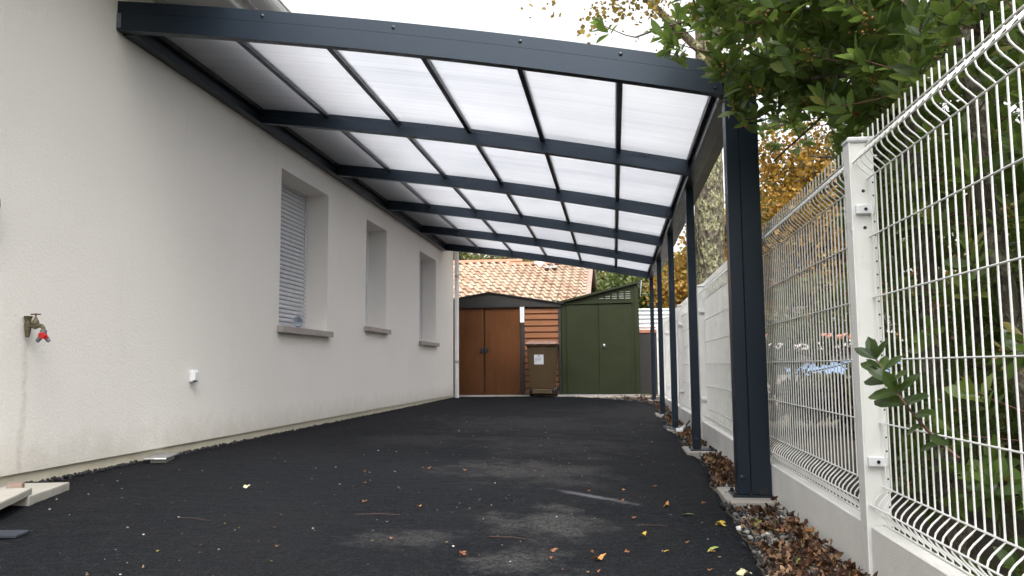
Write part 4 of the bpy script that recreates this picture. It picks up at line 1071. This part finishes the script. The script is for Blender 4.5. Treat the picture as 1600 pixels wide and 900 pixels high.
tree('russet_shrub', 'russet autumn shrub in front of the log pile behind the mesh', (1.95, 9.3, 0), .5, .03,
     [(0, 0, .3, .5, .7, .25), (.7, .3, .35, .6, .7, .28), (1.4, 0, .3, .6, .7, .25)], 6000, .06, M['litter'], M['barkd'], 16, 'shrubs behind the mesh')
tree('thin_shrub', 'thin grey-green shrub screening the outbuilding behind the mesh', (1.75, 8.3, 0), 1.3, .03,
     [(-.1, 0, .9, .45, .6, .45), (.5, .3, 1.3, .55, .6, .45), (.4, 0, .55, .5, .6, .3), (1.0, .2, 1.0, .5, .6, .5)], 3000, .06, M['green2'], M['barkd'], 17, 'shrubs behind the mesh')
r = np.random.default_rng(5); n = 26000
P = np.stack([r.uniform(-45, 60, n), r.uniform(42, 50, n), np.abs(r.normal(0, 1.0, n))*1.9], 1); P[:, 2] *= .6+.4*np.sin(P[:, 0]*.35)**2+.15*np.sin(P[:, 0]*1.3)
s = r.uniform(.25, .5, n)
tag(bulk('far_wood', place(QV, frames(r.standard_normal((n, 3)), r.standard_normal((n, 3))), np.stack([s]*3, 1), P), QF, 5, r.random(n), M['green1'], None), 'far low belt of green trees closing the gardens', 'wood', None, 'stuff')

# ------------------------------------------------------------------ gravel and leaf litter by the fence
r = np.random.default_rng(31)
def strip(n, y0, y1, bias=1.0):
    y = y0+(y1-y0)*r.random(n)**bias; u = r.random(n); e = np.array([edge_r(min(v, 15)) for v in y])
    return y, e, u
y, e, u = strip(5600, 1.9, 15.6, 1.6); x = e-.01+(.806-e)*u
z = np.array([zs(.6, b) for b in y])-.012+r.uniform(-.008, .014, len(y)); sz = r.uniform(.006, .018, len(y))
def clear_of_blocks(x, y): 
    ok = np.ones(len(x), bool)
    for i in range(5):
        yy_ = YF+SP2*i; ok &= ~((x > .535) & (y > yy_-.18) & (y < yy_+.38))
    return ok
ok = clear_of_blocks(x, y)
gv = stones('gravel', np.stack([x, y, z], 1)[ok], np.stack([sz*1.2, sz, sz*.75], 1)[ok], M['stone'], None, 32)
tag(gv, 'grey gravel strip along the foot of the fence', 'gravel', None, 'stuff')
n = 2600; x = r.uniform(-.75, .80, n); y = 15.45-np.abs(r.normal(0, .32, n)); ok = (y > 14.2) & (x > -.75+np.maximum(0, 15.2-y)*1.0); x, y = x[ok], y[ok]
sz = r.uniform(.008, .022, len(x)); zz = np.array([zs(a, b) for a, b in zip(x, y)])+.004
tag(stones('pale_gravel', np.stack([x, y, zz], 1), np.stack([sz*1.3, sz, sz*.7], 1), M['pale_stone'], None, 33), 'pale gravel spread in front of the green shed', 'gravel', None, 'stuff')
def lobed():
    pts = []; 
    for q in range(14):
        t = q/14*2*math.pi; rad = (.36+.14*math.cos(4*t+.4)+.05*math.cos(7*t)); pts.append((rad*math.sin(t)*.72, .5-rad*1.15*math.cos(t), .16*math.sin(2*t+1)+.08*math.cos(3*t)))
    return np.array([(0, .5, .0)]+pts), [(0, 1+q, 1+(q+1) % 14) for q in range(14)]
OKV, OKF = lobed()
def oval():
    pts = []
    for q in range(10):
        t = q/10*2*math.pi; pts.append((.20*math.sin(t), .5-.5*math.cos(t)*(1 if q % 5 else 1.1), .22*math.sin(t*2+.5)+.14*math.cos(t)))
    return np.array([(0, .5, -.08)]+pts), [(0, 1+q, 1+(q+1) % 10) for q in range(10)]
OVV, OVF = oval()
def litter(name, x, y, z, s, tilt, mat, rnd, label, shape=None):
    OKV_, OKF_ = shape or (OKV, OKF)
    n = len(x); a = r.uniform(0, 6.28, n); D = np.stack([np.cos(a), np.sin(a), r.normal(0, tilt, n)], 1); Nn = np.stack([r.normal(0, tilt, n), r.normal(0, tilt, n), np.ones(n)], 1)
    S = np.stack([s*r.uniform(.7, 1.2, n), s, s*r.uniform(.4, 1.6, n)], 1)
    V = place(OKV_-np.array([0, .5, 0]), frames(D, Nn), S, np.stack([x, y, z], 1))
    o = bulk(name, V, OKF_, len(OKV_), rnd, mat, None); return tag(o, label, 'leaves', None, 'stuff')
y, e, u = strip(6400, 1.9, 15.3, 1.9); x = e-.02+np.clip(u**.8, 0, 1)*(.80-e)
dn = np.array([noise.noise((a*3, b*2.2, 4)) for a, b in zip(x, y)]); thin = (y > 3.75) & (y < 4.35)
ok = clear_of_blocks(x, y) & ((dn > -.16) | (r.random(len(y)) < .15)) & ~(thin & (r.random(len(y)) < .72))
x, y = x[ok], y[ok]; n = len(x)
z = np.array([zs(.6, b) for b in y])+.006+r.uniform(0, .026, n)+.035*np.maximum(0, (x-.68)/.12)*r.random(n)
s = .014+.040*r.random(n)**1.6
x = np.minimum(x, .806-s*.62)
cr = np.clip(r.random(n)**1.15*.9+(r.random(n) < .04)*.5, 0, 1); half = r.random(n) < .45
litter('leaf_litter', x[half], y[half], z[half], s[half], .5, M['litter'], cr[half], 'drift of lobed brown and russet dead leaves along the fence foot')
litter('leaf_litter', x[~half], y[~half], z[~half], s[~half]*1.1, .6, M['litter'], cr[~half], 'narrow curled dead leaves mixed into the drift by the fence', (OVV, OVF))
# grit on the asphalt
n = 230; x = r.uniform(-2.9, .45, n); y = 2.2+9*r.random(n)**1.7; sz = .0014+.0042*r.random(n)**2.5
zz = np.array([zs(a, b) for a, b in zip(x, y)])+.003
tag(stones('grit', np.stack([x, y, zz], 1), np.stack([sz*1.3, sz, sz*.7], 1), M['grit'], None, 34), 'white specks of grit scattered over the asphalt', 'grit', None, 'stuff')
n = 330; x = r.uniform(-2.9, .5, n)*np.where(r.random(n) < .5, .6, 1)+.12; x = np.minimum(x, .5); y = 2.3+9*r.random(n)**1.6; s = r.uniform(.006, .016, n)
litter('leaf_fragments', x, y, np.array([zs(a, b) for a, b in zip(x, y)])+.007, s, .2, M['litter'], r.random(n), 'tiny crumbs of dead leaf scattered over the asphalt')

# single fallen leaves
olm = {}
def fallen(x, y, kind, s, label, shape='oak', lift=.012):
    key = (shape, kind)
    if key not in olm:
        me = bpy.data.meshes.new('fallen_leaf')
        if shape == 'oak': me.from_pydata([tuple(v-np.array([0, .5, 0])) for v in OKV], [], OKF)
        else: me.from_pydata([(v[0]*.75, v[1]-.5, v[2]*1.6) for v in LV], [], LF)
        me.materials.append(LM[kind]); olm[key] = me
    o = bpy.data.objects.new('fallen_leaf', olm[key]); COL.objects.link(o)
    o.location = (x, y, zs(x, y)+lift); o.rotation_euler = (random.uniform(-.2, .2), random.uniform(-.2, .2), random.uniform(0, 6.28)); o.scale = (s, s, s*.8)
    return tag(o, label, 'leaf', 'loose leaves on the asphalt')
fallen(-1.92, 4.10, 'pale', .055, 'pale green leaf lying alone on the asphalt left of centre')
fallen(-.24, 3.03, 'brown', .04, 'small brown leaf on the pale sandy patch nearest the camera')
fallen(-.07, 2.95, 'orange', .055, 'bright orange leaf lying low in the middle of the asphalt')
fallen(.10, 3.39, 'yellow', .055, 'yellow leaf on the asphalt halfway to the leaf drift')
fallen(.19, 3.12, 'yellow', .06, 'long yellow-green leaf on the asphalt near the leaf drift', 'long')
fallen(.32, 3.90, 'green', .075, 'slim green leaf on the asphalt in front of the wide post', 'long')
fallen(.24, 4.13, 'orange', .06, 'curled orange-brown leaf on the asphalt left of the front footing')
fallen(.36, 3.20, 'green', .08, 'bright lime green leaf at the edge of the leaf drift', 'long')
fallen(.42, 2.86, 'pale', .075, 'pale green leaf in the leaf drift at the bottom edge')
fallen(.45, 3.72, 'yellow', .07, 'yellow-tan leaf on the gravel just below the front footing')
for q in range(34):
    x, y = random.uniform(-1.6, .48), 2.5+random.random()**1.5*5.5
    if x < -.6 and random.random() < .5: x += .9
    fallen(x, y, random.choice(['brown', 'brown', 'orange', 'brown']), random.uniform(.022, .04), 'small brown dead leaf lying loose on the asphalt')
tws = [(-1.05, 3.55, .20, .15, 'thin brown twig lying left of the sandy patch on the asphalt'), (-.42, 3.22, .17, -.1, 'straight brown twig lying beside the nearest sandy patch'), (.22, 2.62, .14, .2, 'reddish twig on the asphalt near the bottom edge, by the leaves'),
       (-1.75, 3.25, .16, -.2, 'thin curved twig on the dark asphalt at lower left'), (.15, 3.62, .13, .1, 'short dark twig on the asphalt before the wide post')]
for (x, y, L_, a, lab) in tws:
    pts = [(x+L_*(t-.5)*math.cos(a), y+L_*(t-.5)*math.sin(a)+.018*abs(t-.6)+.006*math.sin(t*9+x*9), zs(x, y)+.005+.003*math.sin(t*4)) for t in [i/8 for i in range(9)]]
    tag(MB().tube(pts, [.0021-.0011*i/8 for i in range(9)], 6).build('twig', M['twigd'], None, True, (x, y, zs(x, y))), lab, 'twig', 'twigs on the asphalt')

# ------------------------------------------------------------------ small things
# garden tap
TP_ = thing('garden_tap', (-3.0, 3.80, .88), 'old brass garden tap with hose splitter on the white wall', 'tap')
c = (-2.978, 3.80)
MB().lathe([(.010, .872), (.0135, .885), (.018, .92), (.021, .945), (.018, .965), (.017, .975), (.023, .990), (.025, .997), (.020, .999)], (c[0], c[1], 0), 14).build('wall_elbow', M['brass'], TP_, True)
MB().tube([(-2.972, 3.80, .941), (-2.955, 3.80, .938), (-2.93, 3.80, .936), (-2.905, 3.80, .941), (-2.888, 3.80, .938), (-2.878, 3.80, .926), (-2.876, 3.80, .914)], [.011, .010, .018, .013, .012, .012, .012], 12).build('body', M['brass'], TP_, True)
bn = MB().lathe([(.019, .945), (.021, .952), (.018, .970), (.012, .978), (.009, .990), (.005, .992), (.005, 1.008)], (-2.930, 3.80, 0), 12).build('bonnet', M['brass'], TP_, True)
MB().tube([(-2.958, 3.795, 1.008), (-2.945, 3.797, 1.0085), (-2.930, 3.80, 1.010), (-2.915, 3.803, 1.0085), (-2.902, 3.805, 1.008)], [.0045, .0038, .005, .0038, .0045], 8).build('t_handle', M['twig'], TP_, True)
sp2_ = MB().lathe([(.019, .885), (.019, .912), (.017, .914)], (-2.876, 3.80, 0), 12).build('splitter', M['zinc'], TP_, True)
for sg in (-1, 1):
    MB().tube([(-2.876, 3.80, .892), (-2.876+sg*.016, 3.80, .872), (-2.876+sg*.030, 3.80, .856), (-2.876+sg*.038, 3.80, .846)], [.014, .014, .0125, .0105], 10).build('outlet', M['zinc'], sp2_, True)
kn = MB()
prk = []
for q in range(24): t = q/24*2*math.pi; rr = .0195+.0025*math.cos(8*t); prk.append((rr*math.cos(t), rr*math.sin(t)))
kn.prism(prk, 'y', -.007, .007); kn.v = [tuple(Matrix.Rotation(.35, 3, 'X') @ Vector(v)+Vector((-2.858, 3.765, .880))) for v in kn.v]
kn.build('valve_knob', M['red'], TP_)
kn = MB().prism(prk, 'y', -.006, .006); kn.v = [tuple(Matrix.Rotation(.35, 3, 'X') @ Vector(v)*.8+Vector((-2.846, 3.778, .874))) for v in kn.v]
kn.build('valve_knob', M['red'], TP_)
MB().tube([(-2.866, 3.80, .88), (-2.858, 3.772, .88)], .006, 8).build('valve_stem', M['zinc'], TP_)
for _o in [TP_]: _o.scale = (.86, .86, .86); _o.location.z = .88+.125*.14
# outdoor socket
S_ = thing('wall_socket', (-3.0, 5.47, .63), 'small white outdoor socket box with lid on the wall', 'socket')
MB().box(-3.0005, -2.975, 5.440, 5.492, .630, .716, .006).build('box', M['pvc'], S_)
MB().prism([(-2.9745, .642), (-2.955, .646), (-2.953, .70), (-2.962, .717), (-2.9745, .719)], 'y', 5.443, 5.489).build('lid', M['pvc'], S_)
MB().box(-2.9740, -2.958, 5.446, 5.486, .633, .6405).build('lip', M['black'], S_)
# dark wall fitting cut by the left edge
L0 = thing('wall_lamp', (-3.0, 3.405, 1.40), 'dark rounded wall fitting cut off by the left edge of the picture', 'lamp')
MB().lathe([(.05, 0), (.05, .02), (.11, .025), (.115, .05), (.10, .075), (.05, .085)], (-3.001, 3.405, 1.515), 20, 'x').build('housing', M['slate'], L0, True)
# plastic cup on the sill
U_ = thing('plastic_cup', (-3.12, 7.85, 1.12), 'milky plastic cup tipped over on the sill of the nearest window', 'cup')
cu = MB().lathe([(.036, 0), (.040, .03), (.050, .10), (.054, .102), (.046, .098), (.034, .004)], (0, 0, 0), 18)
cu.v = [tuple(Matrix.Rotation(1.25, 3, 'X') @ Matrix.Rotation(.3, 3, 'Y') @ Vector(v)+Vector((-3.17, 7.86, 1.165))) for v in cu.v]
cu.build('cup', M['clear'], U_, True)
# loose pavers at the wall
def slab(name, P, u, L1, L2, th, ztop, mat, label, cat, tilt=0, seed=0):
    u = Vector((u[0], u[1], 0)).normalized(); v = Vector((u.y, -u.x, 0)); P = Vector((P[0], P[1], ztop))
    rr = random.Random(seed); pts = []
    for (a, b) in [(0, 0), (.5, 0), (1, 0), (1, .5), (1, 1), (.5, 1), (0, 1), (0, .5)]: pts.append(P+u*L1*(a+rr.uniform(-.01, .01))+v*L2*(b+rr.uniform(-.01, .01))+Vector((0, 0, tilt*b*L2)))
    m = MB(); n = len(pts); cen = sum(pts, Vector())/n
    m.v = [tuple(p) for p in pts]+[tuple(p+(p-cen)*.012-Vector((0, 0, .006))) for p in pts]+[tuple(p+(p-cen)*.012-Vector((0, 0, th))) for p in pts]
    m.f = [tuple(range(n)), tuple(range(2*n, 3*n))[::-1]]+[(k*n+i, k*n+(i+1) % n, (k+1)*n+(i+1) % n, (k+1)*n+i) for k in (0, 1) for i in range(n)]
    return tag(m.build(name, M[mat], None, False, (cen.x, cen.y, ztop-th)), label, cat)
slab('paving_slab', (-2.615, 3.41), (.16, -.39), .46, .40, .029, .1955, 'slab', 'pale concrete paver overlapping another at the left edge', 'paver', 0, 1)
slab('paving_slab', (-2.71, 3.80), (.115, -.417), .45, .26, .042, .165, 'slab', 'greyish paver lying under the pale one by the wall foot', 'paver', .0, 2)
slab('broken_brick', (-2.80, 3.60), (.5, -.8), .11, .06, .028, .1945, 'brick', 'broken piece of brick on the pavers by the wall', 'brick', 0, 3)
slab('thin_slab', (-2.89, 5.16), (.10, -.37), .34, .13, .008, .1680, 'steel', 'thin grey metal sheet lying flat against the wall foot', 'sheet', .02, 4)
slab('stone_offcut', (-2.875, 5.06), (.10, -.37), .20, .09, .028, .1590, 'slab', 'small concrete offcut under the thin metal sheet by the wall', 'stone', 0, 5)
slab('slate_piece', (-2.20, 2.87), (.25, -1), .11, .22, .008, .122, 'slate', 'dark bluish slate piece on the asphalt at the left edge', 'slate', .03, 6)
# loose brackets beside the third post
by = YF+SP2*2
K1 = thing('metal_bracket', (.55, by-.25, .03), 'bent galvanised bracket lying in leaves beside the third carport post', 'bracket')
MB().add([(.52, by-.18, .055), (.56, by-.18, .060), (.66, by-.52, .050), (.62, by-.52, .046), (.52, by-.18, .075), (.523, by-.18, .076), (.623, by-.52, .068), (.62, by-.52, .067)], [(0,1,2,3), (0,4,7,3), (4,5,6,7)]).build('flange', M['steel'], K1)
MB().box(.625, .70, by-.56, by-.535, .035, .075, .003).build('foot', M['pvc'], K1)
K2 = thing('metal_rod', (.72, by-.4, .03), 'dark steel rod with a pale sleeve propped by the third carport post', 'rod')
MB().tube([(.66, by-.55, .055), (.74, by-.45, .10), (.80-.02, by-.40, .14)], .010, 8).build('rod', M['bolt'], K2, True)
MB().tube([(.665, by-.545, .057), (.72, by-.475, .089)], .016, 8).build('sleeve', M['steel'], K2, True)
